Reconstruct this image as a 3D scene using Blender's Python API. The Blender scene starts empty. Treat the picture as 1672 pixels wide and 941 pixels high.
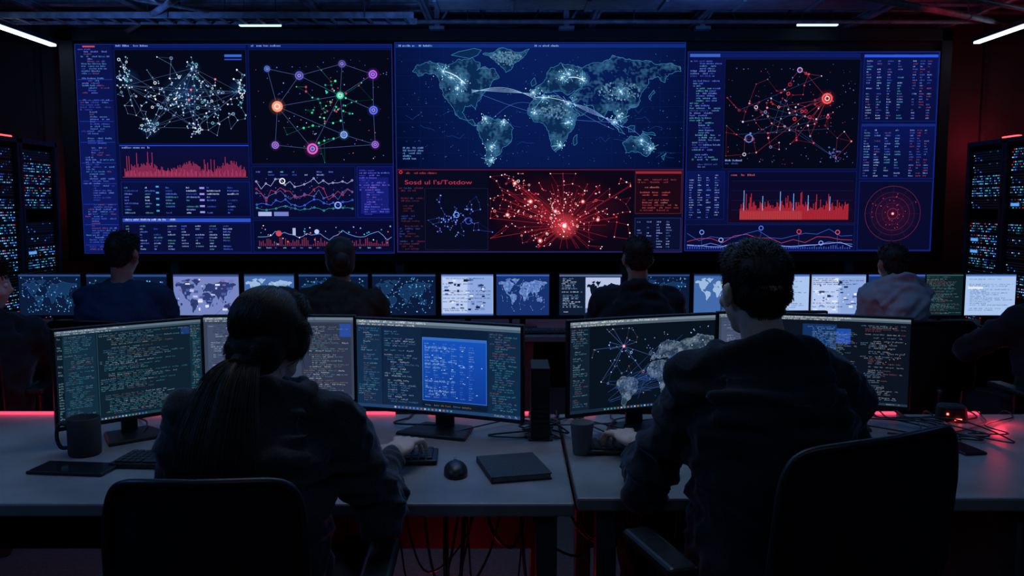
import bpy, bmesh, math, random, time
from mathutils import Vector, Matrix, noise as mnoise
from mathutils.geometry import tessellate_polygon
R=random.Random(11)
COL=bpy.context.scene.collection
sc=bpy.context.scene
sc.view_settings.view_transform='Standard'
# ---------------------------------------------------------------- camera
F=1672*30/36; CX=836; CY=470.5; HC=1.5; TH=math.radians(5.55)
cam=bpy.data.cameras.new("camera"); cam.lens=30; cam.sensor_width=36; cam.clip_start=.05
co=bpy.data.objects.new("camera",cam); COL.objects.link(co)
co.location=(0,0,HC); co.rotation_euler=(math.radians(90)-TH,0,0)
sc.camera=co
def ray(px,py):
    a=(px-CX)/F; b=(CY-py)/F; c,s=math.cos(TH),math.sin(TH)
    return Vector((a,c+b*s,-s+b*c))
def onY(px,py,Y):
    r=ray(px,py); t=Y/r.y; return r.x*t,HC+r.z*t
def onZ(px,py,Z):
    r=ray(px,py); t=(Z-HC)/r.z; return r.x*t,r.y*t
# ---------------------------------------------------------------- materials
def lin(v): return v/12.92 if v<=.04045 else ((v+.055)/1.055)**2.4
def C(h,k=1.0):
    h=h.lstrip('#'); return tuple(lin(int(h[i:i+2],16)/255)*k for i in (0,2,4))
MATS={}
def M(name,col,rough=.5,metal=0.,scale=12,var=.2,bump=0.,spec=.5,stretch=(1,1,1),dist=.01,sheen=0):
    if name in MATS: return MATS[name]
    m=bpy.data.materials.new(name); m.use_nodes=True; nt=m.node_tree; n=nt.nodes; l=nt.links
    b=n['Principled BSDF']; tc=n.new('ShaderNodeTexCoord'); mp=n.new('ShaderNodeMapping'); mp.inputs['Scale'].default_value=stretch
    nz=n.new('ShaderNodeTexNoise'); nz.inputs['Scale'].default_value=scale; nz.inputs['Detail'].default_value=6
    l.new(tc.outputs['Object'],mp.inputs['Vector']); l.new(mp.outputs[0],nz.inputs['Vector'])
    cr=n.new('ShaderNodeValToRGB'); cr.color_ramp.elements[0].position=.3; cr.color_ramp.elements[1].position=.7
    cr.color_ramp.elements[0].color=(*[c*(1-var) for c in col],1); cr.color_ramp.elements[1].color=(*[min(1,c*(1+var)) for c in col],1)
    l.new(nz.outputs[0],cr.inputs[0]); l.new(cr.outputs[0],b.inputs['Base Color'])
    b.inputs['Roughness'].default_value=rough; b.inputs['Metallic'].default_value=metal
    b.inputs['Specular IOR Level'].default_value=spec
    if sheen:
        b.inputs['Sheen Weight'].default_value=sheen; b.inputs['Sheen Roughness'].default_value=.4; b.inputs['Sheen Tint'].default_value=(.6,.75,1,1)
    if bump>0:
        bp=n.new('ShaderNodeBump'); bp.inputs['Strength'].default_value=bump; bp.inputs['Distance'].default_value=dist
        l.new(nz.outputs[0],bp.inputs['Height']); l.new(bp.outputs[0],b.inputs['Normal'])
    MATS[name]=m; return m
def ME(name,col,st):
    if name in MATS: return MATS[name]
    m=bpy.data.materials.new(name); m.use_nodes=True; nt=m.node_tree; nt.nodes.clear()
    e=nt.nodes.new('ShaderNodeEmission'); o=nt.nodes.new('ShaderNodeOutputMaterial')
    e.inputs[0].default_value=(*col,1); e.inputs[1].default_value=st; nt.links.new(e.outputs[0],o.inputs[0]); MATS[name]=m; return m
def MG():
    if 'gfx' in MATS: return MATS['gfx']
    m=bpy.data.materials.new('screen_pixels'); m.use_nodes=True; nt=m.node_tree; nt.nodes.clear()
    e=nt.nodes.new('ShaderNodeEmission'); o=nt.nodes.new('ShaderNodeOutputMaterial'); a=nt.nodes.new('ShaderNodeAttribute'); a.attribute_name='Col'
    nt.links.new(a.outputs['Color'],e.inputs[0]); e.inputs[1].default_value=1.0; nt.links.new(e.outputs[0],o.inputs[0]); MATS['gfx']=m
    return m
black=M('black_plastic',(.012,.012,.014),.4,0,30,.2)
blackm=M('black_matte',(.006,.006,.008),.7,0,30,.2)
metal=M('dark_steel',(.10,.11,.13),.4,.8,25,.2)
deskm=M('desk_laminate',(.22,.22,.225),.42,0,5,.28,.03,.4)
deske=M('desk_edge',(.12,.12,.13),.5,0,30,.1)
meshm=M('chair_mesh_fabric',(.005,.006,.009),.85,0,220,.5,.5,.2,dist=.002)
ceilm=M('ceiling_paint',(.02,.023,.034),.8,0,5,.3)
wallm=M('wall_paint',(.03,.03,.036),.8,0,4,.25,.1)
floorm=M('carpet_floor',(.03,.03,.035),.8,0,60,.4,.3)
beamm=M('beam_steel',(.20,.22,.26),.5,.2,14,.4)
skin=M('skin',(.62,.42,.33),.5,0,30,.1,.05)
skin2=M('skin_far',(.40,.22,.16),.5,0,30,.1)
eyem=M('eye_white',(.6,.6,.6),.2,0,10,.05)
hairb=M('hair_black_brown',(.017,.012,.010),.5,0,60,.4,0,.35)
hairm=M('hair_short_brown',(.016,.012,.010),.55,0,90,.4,0,.3)
hairr=M('hair_brown',(.026,.014,.010),.5,0,60,.5,.3,.4,(4,4,.8),.005)
hood1=M('charcoal_fleece',(.038,.040,.046),.92,0,260,.4,.35,.15,dist=.002,sheen=.3)
hood2=M('black_fleece',(.017,.018,.023),.92,0,260,.4,.35,.15,dist=.002,sheen=.25)
blues=M('blue_knit',(.025,.045,.10),.9,0,200,.25,.3,.2,dist=.002)
brownj=M('brown_jacket',(.04,.030,.024),.85,0,60,.25,.3,.2,dist=.004)
palej=M('pale_grey_cotton',(.46,.46,.47),.9,0,25,.08,.2,.2)
jean=M('dark_denim',(.012,.015,.025),.85,0,160,.3,.3,.2,dist=.003)
shoem=M('shoe_rubber',(.02,.02,.02),.6)
# ---------------------------------------------------------------- helpers
def link(o,parent=None):
    COL.objects.link(o)
    if parent: o.parent=parent
    return o
def tag(o,label,cat,group=None,kind=None):
    o["label"]=label; o["category"]=cat
    if group: o["group"]=group
    if kind: o["kind"]=kind
    return o
def empty(name,loc,yaw,label,cat,group=None):
    o=bpy.data.objects.new(name,None); o.empty_display_size=.1; o.location=loc; o.rotation_euler=(0,0,yaw); link(o)
    return tag(o,label,cat,group)
def mk(name,bm,mat,parent=None,smooth=False,bevel=0,loc=None,rot=None,segs=2):
    me=bpy.data.meshes.new(name); bmesh.ops.recalc_face_normals(bm,faces=bm.faces); bm.to_mesh(me); bm.free()
    for m in (mat if isinstance(mat,(list,tuple)) else [mat]): me.materials.append(m)
    if smooth:
        for p in me.polygons: p.use_smooth=True
    o=bpy.data.objects.new(name,me); link(o,parent)
    if loc is not None: o.location=loc
    if rot is not None: o.rotation_euler=rot
    if bevel:
        b=o.modifiers.new('bevel','BEVEL'); b.width=bevel; b.segments=segs; b.limit_method='ANGLE'
    return o
def box(bm,c,s,rot=None,mi=0):
    m=Matrix.Translation(Vector(c))
    if rot is not None: m=m@rot.to_4x4()
    m=m@Matrix.Diagonal((s[0],s[1],s[2],1))
    r=bmesh.ops.create_cube(bm,size=1,matrix=m)
    if mi:
        for f in {f for v in r['verts'] for f in v.link_faces}: f.material_index=mi
def ell(bm,c,r,rot=None,u=20,v=14):
    m=Matrix.Translation(Vector(c))
    if rot is not None: m=m@rot.to_4x4()
    m=m@Matrix.Diagonal((r[0],r[1],r[2],1))
    bmesh.ops.create_uvsphere(bm,u_segments=u,v_segments=v,radius=1,matrix=m)
def cyl(bm,a,b,ra,rb=None,n=16):
    a=Vector(a); b=Vector(b); d=b-a
    if rb is None: rb=ra
    m=Matrix.Translation((a+b)/2)@d.to_track_quat('Z','Y').to_matrix().to_4x4()
    bmesh.ops.create_cone(bm,cap_ends=True,segments=n,radius1=ra,radius2=rb,depth=d.length,matrix=m)
def cap(bm,a,b,ra,rb,n=14):
    cyl(bm,a,b,ra,rb,n); ell(bm,a,(ra,)*3,None,n,10); ell(bm,b,(rb,)*3,None,n,10)
def smoothpath(pts,k=6):
    pts=[Vector(p) for p in pts]; out=[]
    for i in range(len(pts)-1):
        p0=pts[max(i-1,0)]; p1=pts[i]; p2=pts[i+1]; p3=pts[min(i+2,len(pts)-1)]
        for j in range(k):
            t=j/k
            out.append(.5*((2*p1)+(p2-p0)*t+(2*p0-5*p1+4*p2-p3)*t*t+(3*p1-p0-3*p2+p3)*t**3))
    out.append(pts[-1]); return out
def tube(bm,pts,r,n=6,closed=False,mi=0):
    pts=[Vector(p) for p in pts]; N=len(pts)
    rs=r if isinstance(r,(list,tuple)) else [r]*N
    rings=[]; ref=None
    for i,p in enumerate(pts):
        a=pts[(i-1)%N] if (closed or i>0) else p; b=pts[(i+1)%N] if (closed or i<N-1) else p
        t=(b-a).normalized()
        if ref is None: ref=t.orthogonal().normalized()
        ref=(ref-t*ref.dot(t)); ref=ref.normalized() if ref.length>1e-6 else t.orthogonal().normalized()
        q=t.cross(ref)
        rings.append([bm.verts.new(p+(ref*math.cos(2*math.pi*k/n)+q*math.sin(2*math.pi*k/n))*rs[i]) for k in range(n)])
    L=N if closed else N-1
    for i in range(L):
        A=rings[i]; B=rings[(i+1)%N]
        for k in range(n):
            f=bm.faces.new((A[k],A[(k+1)%n],B[(k+1)%n],B[k])); f.material_index=mi
    if not closed:
        bm.faces.new(rings[0][::-1]); bm.faces.new(rings[-1])
def fast_tubes(name,items,mat,parent,n=3):
    V=[];Fc=[]
    for pts,rs in items:
        N=len(pts); b0=len(V)
        for i,p in enumerate(pts):
            t=(pts[min(i+1,N-1)]-pts[max(i-1,0)])
            if t.length<1e-7: t=Vector((0,0,1))
            u=t.orthogonal().normalized() if i==0 else (u-t*(u.dot(t)/t.length_squared)).normalized()
            w=t.cross(u).normalized(); r=rs[i]
            for k in range(n):
                a=2*math.pi*k/n; V.append(p+u*(math.cos(a)*r)+w*(math.sin(a)*r))
        for i in range(N-1):
            for k in range(n):
                a=b0+i*n+k; b=b0+i*n+(k+1)%n; Fc.append((a,b,b+n,a+n))
        Fc.append(tuple(range(b0+n-1,b0-1,-1))); Fc.append(tuple(range(b0+(N-1)*n,b0+N*n)))
    me=bpy.data.meshes.new(name); me.from_pydata([tuple(v) for v in V],[],Fc); me.materials.append(mat)
    me.polygons.foreach_set('use_smooth',[True]*len(me.polygons))
    o=bpy.data.objects.new(name,me); link(o,parent); return o
def loft(bm,rings,n=24,p=2.3):
    prev=None; first=None
    for (c,rx,ry) in rings:
        cur=[]
        for k in range(n):
            a=2*math.pi*k/n; ca,sa=math.cos(a),math.sin(a)
            cur.append(bm.verts.new((c[0]+rx*math.copysign(abs(ca)**(2/p),ca),c[1]+ry*math.copysign(abs(sa)**(2/p),sa),c[2])))
        if prev:
            for k in range(n): bm.faces.new((prev[k],prev[(k+1)%n],cur[(k+1)%n],cur[k]))
        else: first=cur
        prev=cur
    bm.faces.new(first[::-1]); bm.faces.new(prev)
def lathe(bm,prof,n=28):
    prev=None
    for (r,z) in prof:
        cur=[bm.verts.new((r*math.cos(2*math.pi*k/n),r*math.sin(2*math.pi*k/n),z)) for k in range(n)]
        if prev:
            for k in range(n): bm.faces.new((prev[k],prev[(k+1)%n],cur[(k+1)%n],cur[k]))
        else: bm.faces.new(cur[::-1])
        prev=cur
    bm.faces.new(prev)
def bake(o):
    bpy.context.view_layer.update()
    dg=bpy.context.evaluated_depsgraph_get()
    me=bpy.data.meshes.new_from_object(o.evaluated_get(dg)); o.modifiers.clear(); old=o.data; o.data=me; me.name=old.name
def blob(name,bm,mat,parent,vox,fold=0,sm=4,seed=0,fs=1.0):
    """one continuous surface grown from overlapping volumes, then creased like cloth"""
    me=bpy.data.meshes.new(name); bm.to_mesh(me); bm.free(); me.materials.append(mat)
    o=bpy.data.objects.new(name,me); COL.objects.link(o)
    r=o.modifiers.new('r','REMESH'); r.mode='VOXEL'; r.voxel_size=vox; r.use_smooth_shade=True
    s=o.modifiers.new('s','SMOOTH'); s.iterations=sm; s.factor=.5
    bake(o); me=o.data
    if fold:
        vs=me.vertices; nn=mnoise.noise; off=Vector((seed*3.1,seed*1.7,seed*.9)); co2=[]
        for v in vs:
            c=v.co; w=Vector((nn(c*3+off),nn(c*3.3-off),nn(c*2.7+off*2)))*.16
            q=(c+w); a=nn(Vector((q.x*5.5,q.y*5.5,q.z*9.5))*fs+off); b=nn(Vector((q.x*12+q.z*9,q.y*12,q.z*13-q.x*8))*fs+off)
            d=fold*((1-abs(a)*2.2)*.62+(1-abs(b)*2.0)*.36-.45)
            n_=v.normal; co2+= [c.x+n_.x*d,c.y+n_.y*d,c.z+n_.z*d]
        vs.foreach_set('co',co2); me.update()
    me.polygons.foreach_set('use_smooth',[True]*len(me.polygons))
    if parent: o.parent=parent
    return o
# ---------------------------------------------------------------- screen graphics
class Cv:
    def __init__(s,seed=1): s.v=[];s.f=[];s.c=[];s.n=0;s.R=random.Random(seed)
    def add(s,pts,c,l):
        s.n+=1; d=l*.0005+(s.n%180)*.0000022
        b=len(s.v); s.v+=[(p[0],p[1],d) for p in pts]; s.f.append(tuple(range(b,b+len(pts)))); s.c.append(c)
    def rect(s,x1,y1,x2,y2,c,l=1):
        k=max(1,int(abs(x2-x1)/22))
        if k>1 and abs(x2-x1)>40:
            for i in range(k):
                a=x1+(x2-x1)*i/k; b=x1+(x2-x1)*(i+1)/k
                s.v+=[(a,y1,l*.0005),(b,y1,l*.0005),(b,y2,l*.0005),(a,y2,l*.0005)]; q=len(s.v)-4; s.f.append((q,q+1,q+2,q+3)); s.c.append(c)
        else: s.add([(x1,y1),(x2,y1),(x2,y2),(x1,y2)],c,l)
    def grad(s,x1,y1,x2,y2,cf,nx,ny,l=1):
        for i in range(nx):
            for j in range(ny):
                a,b=x1+(x2-x1)*i/nx,x1+(x2-x1)*(i+1)/nx; c_,d_=y1+(y2-y1)*j/ny,y1+(y2-y1)*(j+1)/ny
                q=[(a,c_),(b,c_),(b,d_),(a,d_)]; n=len(s.v); s.v+=[(p[0],p[1],l*.0005) for p in q]; s.f.append((n,n+1,n+2,n+3)); s.c.append([cf((p[0]-x1)/(x2-x1),(p[1]-y1)/(y2-y1)) for p in q])
    def glow(s,x,y,r,cc,ce,l=3,n=14,ry=None):
        q_=1 if ry is None else ry/r
        for rr0,rr1,k0,k1 in ((0,.35,1,.40),(.35,1,.40,0)):
            m=lambda k:tuple(a*k+b*(1-k) for a,b in zip(cc,ce))
            for k in range(n):
                a=6.2832*k/n; b=6.2832*(k+1)/n; P=lambda q,t:(x+r*q*math.cos(t),y+r*q_*q*math.sin(t))
                if rr0==0: s.add([(x,y),P(rr1,a),P(rr1,b)],[m(k0),m(k1),m(k1)],l)
                else: s.add([P(rr0,a),P(rr1,a),P(rr1,b),P(rr0,b)],[m(k0),m(k1),m(k1),m(k0)],l)
    def line(s,x1,y1,x2,y2,w,c,l=3):
        d=math.hypot(x2-x1,y2-y1)
        if d<1e-6: return
        nx,ny=-(y2-y1)/d*w/2,(x2-x1)/d*w/2
        s.add([(x1+nx,y1+ny),(x2+nx,y2+ny),(x2-nx,y2-ny),(x1-nx,y1-ny)],c,l)
    def frame(s,x1,y1,x2,y2,c,w=.6,l=3):
        s.rect(x1,y1,x2,y1+w,c,l); s.rect(x1,y2-w,x2,y2,c,l); s.rect(x1,y1,x1+w,y2,c,l); s.rect(x2-w,y1,x2,y2,c,l)
    def disc(s,x,y,r,c,l=4,n=10): s.add([(x+r*math.cos(6.2832*k/n),y+r*math.sin(6.2832*k/n)) for k in range(n)],c,l)
    def ring(s,x,y,r,w,c,l=4,n=18):
        for k in range(n):
            a=6.2832*k/n; b=6.2832*(k+1)/n
            s.add([(x+r*math.cos(a),y+r*math.sin(a)),(x+r*math.cos(b),y+r*math.sin(b)),(x+(r-w)*math.cos(b),y+(r-w)*math.sin(b)),(x+(r-w)*math.cos(a),y+(r-w)*math.sin(a))],c,l)
    def poly(s,pts,c,l=2):
        t=tessellate_polygon([[Vector((p[0],p[1],0)) for p in pts]])
        for a in t: s.add([pts[i] for i in a],c,l)
    def path(s,pts,w,c,l=3):
        for a,b in zip(pts,pts[1:]): s.line(*a,*b,w,c,l)
    def text(s,x1,y1,x2,y2,rh,ch,cols,dens=.8,indent=4,l=3,short=.0,fine=True):
        R=s.R; y=y1; ind=0
        while y+rh*.6<y2:
            if R.random()<dens:
                if R.random()<.35: ind=R.choice([0,1,2,3,1,2])
                x=x1+ind*indent; col=R.choice(cols); end=x1+(x2-x1)*R.uniform(.35,1)*(1-short)
                while x<end:
                    wl=R.randint(2,8)
                    if R.random()<.4: col=R.choice(cols)
                    for i in range(wl):
                        if x+ch>x2: break
                        k=R.uniform(.4,.95); cc=tuple(a*k for a in col); h=rh*R.choice([.42,.42,.6])
                        yb=y+rh*.68
                        if fine:
                            s.add([(x,yb-h),(x+ch*.3,yb-h),(x+ch*.3,yb),(x,yb)],cc,l)
                            q=R.choice([0,.5,.85])*h
                            s.add([(x,yb-h+q),(x+ch*.78,yb-h+q),(x+ch*.78,yb-h+q+rh*.12),(x,yb-h+q+rh*.12)],cc,l)
                        else: s.add([(x,yb-h),(x+ch*.62,yb-h),(x+ch*.62,yb),(x,yb)],cc,l)
                        x+=ch
                    x+=ch*R.choice([1,1,2,3])
            y+=rh
    def table(s,x1,y1,x2,y2,rh,cw,ch,cols,l=3):
        R=s.R; y=y1
        while y+rh<=y2:
            x=x1
            while x+cw<=x2+1:
                if R.random()<.86:
                    n=R.randint(2,max(3,int(cw/ch*.7))); col=R.choice(cols)
                    for i in range(n):
                        k=R.uniform(.3,.9); cc=tuple(a*k for a in col); h=rh*R.uniform(.3,.5)
                        s.add([(x+i*ch,y+rh*.8-h),(x+i*ch+ch*.6,y+rh*.8-h),(x+i*ch+ch*.6,y+rh*.8),(x+i*ch,y+rh*.8)],cc,l)
                x+=cw
            y+=rh
    def net(s,nodes,k,lc,w=.6,ncol=None,r=(1,2.2),lmax=60,ringp=.0,extra=0):
        R=s.R; done=set()
        for i,a in enumerate(nodes):
            ds=sorted(range(len(nodes)),key=lambda j:(nodes[j][0]-a[0])**2+(nodes[j][1]-a[1])**2)[1:k+1]
            if extra and R.random()<extra: ds=ds+[R.randrange(len(nodes))]
            for j in ds:
                if (j,i) in done or i==j: continue
                b=nodes[j]
                if math.hypot(b[0]-a[0],b[1]-a[1])>lmax: continue
                done.add((i,j)); kk=R.uniform(.25,1); s.line(*a[:2],*b[:2],w,tuple(q*kk for q in lc),3)
        for a in nodes:
            rr=R.uniform(*r); cc=R.choice(ncol)
            if R.random()<ringp: s.ring(a[0],a[1],rr*1.8,rr*.6,cc,4,12)
            else: s.disc(a[0],a[1],rr,cc,4,8)
    def bars(s,x1,y1,x2,y2,n,fn,c,l=3,gap=.25,c2=None):
        w=(x2-x1)/n
        for i in range(n):
            h=(y2-y1)*max(.04,min(1,fn(i/n)))
            s.rect(x1+i*w,y2-h,x1+(i+1-gap)*w,y2,c2 if (c2 and s.R.random()<.06) else c,l)
    def mesh(s,name,mx,mz,y0=0,bend=0,parent=None):
        me=bpy.data.meshes.new(name); vs=[]
        for (x,y,d) in s.v:
            X=mx(x); vs.append((X,y0-d-bend*X*X,mz(y)))
        me.from_pydata(vs,[],s.f); ca=me.color_attributes.new('Col','FLOAT_COLOR','CORNER')
        buf=[]
        for f,c in zip(s.f,s.c):
            if isinstance(c,list):
                for q in c: buf+=[q[0],q[1],q[2],1.0]
            else: buf+=[c[0],c[1],c[2],1.0]*len(f)
        ca.data.foreach_set('color',buf); me.materials.append(MG())
        o=bpy.data.objects.new(name,me); link(o,parent); return o
def fract(pts,it=2,amp=.16,seed=3):
    rr=random.Random(seed)
    for _ in range(it):
        out=[]
        for i,a in enumerate(pts):
            b=pts[(i+1)%len(pts)]; dx,dy=b[0]-a[0],b[1]-a[1]; k=rr.uniform(-amp,amp)
            out+=[a,((a[0]+b[0])/2-dy*k,(a[1]+b[1])/2+dx*k)]
        pts=out
    return pts
CONT=[
 [(672,118),(680,107),(700,101),(722,106),(748,98),(768,96),(782,104),(776,116),(790,110),(806,114),(813,128),(800,138),(792,148),(784,158),(776,170),(774,180),(768,172),(757,174),(752,184),(758,194),(770,196),(778,206),(768,204),(748,194),(740,182),(730,168),(722,152),(717,136),(708,122),(694,120),(682,126)],
 [(786,90),(812,81),(862,82),(852,95),(836,106),(824,120),(814,108),(800,97)],
 [(735,92),(760,84),(784,84),(778,92),(752,95)],
 [(780,200),(795,191),(815,196),(836,210),(833,228),(820,240),(811,254),(801,266),(796,273),(789,262),(792,245),(785,228),(776,212)],
 [(862,172),(873,160),(890,157),(912,160),(926,166),(932,178),(944,188),(936,200),(926,218),(916,240),(905,249),(898,234),(893,214),(884,202),(868,198),(859,186)],
 [(868,152),(873,142),(882,138),(890,126),(896,112),(912,104),(928,108),(946,112),(952,128),(948,145),(934,150),(922,156),(908,150),(897,152),(884,148),(878,156)],
 [(944,114),(960,106),(986,100),(996,92),(1016,98),(1045,102),(1080,106),(1106,110),(1108,118),(1088,122),(1082,136),(1070,126),(1056,130),(1052,144),(1044,152),(1042,166),(1034,176),(1022,180),(1022,196),(1012,208),(1006,192),(998,180),(990,180),(980,198),(972,186),(966,174),(950,170),(958,182),(944,190),(936,176),(926,160),(938,150),(950,140)],
 [(1014,234),(1028,222),(1040,224),(1048,217),(1060,230),(1065,243),(1054,256),(1040,248),(1020,250)],
 [(1002,204),(1012,212),(1018,220),(1008,216)],[(1022,208),(1034,206),(1034,216),(1024,216)],[(1046,214),(1062,216),(1068,222),(1052,220)],
 [(864,136),(870,128),(873,138),(866,142)],[(1056,158),(1064,148),(1066,152),(1058,164)],[(934,226),(940,220),(940,234),(935,238)],[(1078,256),(1086,250),(1082,262)]]
def inside(p,x,y):
    r=False
    for i in range(len(p)):
        a=p[i];b=p[i-1]
        if (a[1]>y)!=(b[1]>y) and x<(b[0]-a[0])*(y-a[1])/(b[1]-a[1])+a[0]: r=not r
    return r
def worldmap(cv,tx,ty,fill,edge,w=.9,l=2,it=2,step=0,dot=None,dr=.9,first=0,hot=(),bright=1.0,base=.32):
    for i,p in enumerate(CONT):
        if i<first: continue
        q=fract(p,it if len(p)>6 else 1,.17,seed=i+5)
        Q=[(tx(a),ty(b)) for a,b in q]
        try: cv.poly(Q,fill,l)
        except Exception: pass
        if edge: cv.path(Q+[Q[0]],w,edge,l+1)
        if step and len(p)>6:
            x0,x1=min(a[0] for a in q),max(a[0] for a in q); y0,y1=min(a[1] for a in q),max(a[1] for a in q)
            y=y0; k=0
            while y<y1:
                x=x0+(k%2)*step/2; k+=1
                while x<x1:
                    if inside(q,x,y):
                        b=max(0,mnoise.noise(Vector((x*.05,y*.06,1)))*1.1+mnoise.noise(Vector((x*.21,y*.21,5)))*.8+base)
                        for h in hot:
                            d=math.hypot(h[0]-x,h[1]-y)
                            if d<14: b+=1.3*(1-d/14)
                        b=min(1.5,b)*bright
                        if b>.08:
                            X,Yy=tx(x),ty(y); c=tuple(min(1,f_+(a-f_)*b) for a,f_ in zip(dot,fill)); r=dr
                            cv.add([(X-r,Yy),(X,Yy-r),(X+r,Yy),(X,Yy+r)],c,l+2)
                    x+=step
                y+=step*.8
# ---------------------------------------------------------------- room
def struct(name,c,s,mat):
    bm=bmesh.new(); box(bm,(0,0,0),s); o=mk(name,bm,mat,loc=c); o["kind"]="structure"; return o
struct('floor',(0,3.2,-.05),(10.6,11.4,.1),floorm)
struct('ceiling',(0,3.2,3.56),(10.6,11.4,.1),ceilm)
struct('wall_back',(0,8.75,1.75),(10.6,.1,3.5),wallm)
struct('wall_left',(-5.25,3.2,1.75),(.1,11.0,3.5),wallm)
struct('wall_right',(5.25,3.2,1.75),(.1,11.0,3.5),wallm)
struct('baseboard_back',(0,8.685,.06),(10.4,.03,.12),black)
for i,x in enumerate((-4.72,4.72)):
    struct('trim_%d'%(i+1),(x,8.68,1.75),(.05,.05,3.5),metal)
# ---------------------------------------------------------------- video wall
VY=8.2
wx=lambda p:(p-833.5)*.00579
wz=lambda p:3.026-(p-70)*.00574
vw=empty('video_wall',(0,VY,0),0,"huge wall of three dark-framed glowing blue data displays","video wall")
bm=bmesh.new()
x1,x2,z1,z2=wx(97),wx(1549),wz(430),wz(48)
box(bm,((x1+x2)/2,.16,(z1+z2)/2),(x2-x1,.18,z2-z1))
for (a,b,c,d) in ((97,121,48,430),(1531,1549,48,430)): box(bm,((wx(a)+wx(b))/2,.045,(wz(c)+wz(d))/2),(wx(b)-wx(a),.09,wz(c)-wz(d)))
for (c,d) in ((48,68),(419,430)): box(bm,((x1+x2)/2,.045,(wz(c)+wz(d))/2),(x2-x1,.09,wz(c)-wz(d)))
mk('bezel_frame',bm,blackm,vw,bevel=.006)
bm=bmesh.new()
for x in (-3,-1,1,3): box(bm,(x,.38,2.0),(.1,.26,1.6))
mk('wall_bracket',bm,metal,vw)
for x in (-3.3,-1.1,1.1,3.3):
    bm=bmesh.new(); box(bm,(0,0,.5),(.09,.12,1.0)); box(bm,(0,0,.01),(.24,.3,.02)); mk('support_leg',bm,metal,vw,loc=(x,.2,0))
BG=C('#080f3a'); WIN=C('#040818'); BLd=C('#122170'); FR=C('#16288c'); TXT=[C('#5f7dff'),C('#8fb0ff'),C('#3f55d8'),C('#6fd0ff')]
def panel(x1,y1,x2,y2,col,dy=0):
    bm=bmesh.new(); box(bm,((wx(x1)+wx(x2))/2,.05+dy,(wz(y1)+wz(y2))/2),(wx(x2)-wx(x1),.09,wz(y1)-wz(y2)))
    p=mk('display_panel',bm,black,vw,bevel=.003)
    cv=Cv(3); cv.rect(x1+1.5,y1+1.5,x2-1.5,y2-1.5,col,0); cv.frame(x1+1.5,y1+1.5,x2-1.5,y2-1.5,C('#1a32b0'),.7,1)
    cv.mesh('screen',wx,wz,dy+.004,0,p); return p
pl=panel(122,72,640,418,BG); pc=panel(642,70,1116,416,BG,-.03); pr=panel(1118,84,1530,414,BG)
def W(name,parent,cv,dy=0): return cv.mesh(name,wx,wz,dy+.004-.0006,0,parent)
def G2(a,b): 
    A,B=C(a),C(b); return lambda u,v:tuple(p*(1-v)+q*v for p,q in zip(A,B))
cv=Cv(1); cv.grad(125,76,183,414,G2('#0a1248','#0c1a60'),1,6,1); cv.text(128,80,180,412,3.9,1.8,[C('#4a64e0'),C('#6a80f0'),C('#3d4fc0'),C('#7a4a88'),C('#4f8ad0')],.92,5,fine=False); cv.rect(136,76,156,78.5,C('#ff5a6a',.6),3)
for y in range(130,410,34): cv.rect(126,y,182,y+.6,C('#2a40c0'),3)
W('code_listing',pl,cv)
cv=Cv(2); cv.rect(187,82,401,235,WIN,1); cv.frame(187,82,401,235,BLd,.6,2); cv.rect(187,74,401,80,C('#0c1a60'),1); cv.text(190,74,290,80,5,2.2,[C('#8fb0ff')],1,0,fine=False)
cv.rect(366,90,394,94,C('#3f7cff',.7),2); cv.rect(366,97,394,99,C('#2a4cc0'),2)
rr=cv.R; nd=[]
for (x,y,sx,sy,n) in ((202,130,6,16,52),(390,145,5,14,40),(241,208,9,7,38),(315,112,5,8,24),(315,209,6,7,30),(300,150,34,18,100),(350,178,24,18,56),(255,165,24,20,56)):
    for _ in range(n): nd.append((min(398,max(190,rr.gauss(x,sx))),min(230,max(94,rr.gauss(y,sy)))))
for x,y,r in ((209,130,20),(241,208,18),(315,112,14),(385,145,15),(300,150,40)): cv.glow(x,y,r,C('#16305a'),WIN,1.6,18)
cv.net(nd,2,C('#6a88b8'),.36,[C('#e8f4ff'),C('#98c8f4'),C('#7fa8e0'),C('#70c8d8'),C('#ffffff')],(.45,1.6),55,.14,extra=.25)
big=[(205,140),(241,208),(315,112),(388,150),(315,209),(300,150),(352,180),(262,168)]
for i,a in enumerate(big):
    for b in big[i+1:]: cv.line(*a,*b,.32,C('#4a6898'),3)
for (x,y) in ((310,147),(306,163),(350,130)): cv.disc(x,y,1.8,C('#ff7a7a'),5)
W('network_graph',pl,cv)
cv=Cv(4); cv.rect(405,82,638,268,WIN,1); cv.frame(405,82,638,268,BLd,.6,2); cv.rect(405,74,638,80,C('#0c1a60'),1); cv.text(410,74,500,80,5,2.2,[C('#8fb0ff')],1,0,fine=False)
hub=[(607,122,7,'#b45cff'),(450,174,9,'#ff9a7a'),(553,156,6,'#38d8b0'),(506,243,9,'#e060d0'),(487,124,7,'#6060c8'),(557,105,6,'#5a50a8'),(607,180,7,'#5a70ff'),(609,236,6,'#9a60d8'),(445,237,6,'#a070e0'),(558,220,6,'#7fb8ff'),(435,113,5,'#4a70d0')]
pairs=[(0,5),(5,4),(4,1),(1,3),(3,9),(9,7),(7,6),(6,0),(1,2),(2,9),(4,2),(2,0),(1,9),(3,2),(8,1),(10,1),(5,2),(6,2),(3,7),(10,4),(8,3)]
for a,b in pairs: cv.line(hub[a][0],hub[a][1],hub[b][0],hub[b][1],.5,C('#4f62a0'),3)
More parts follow.
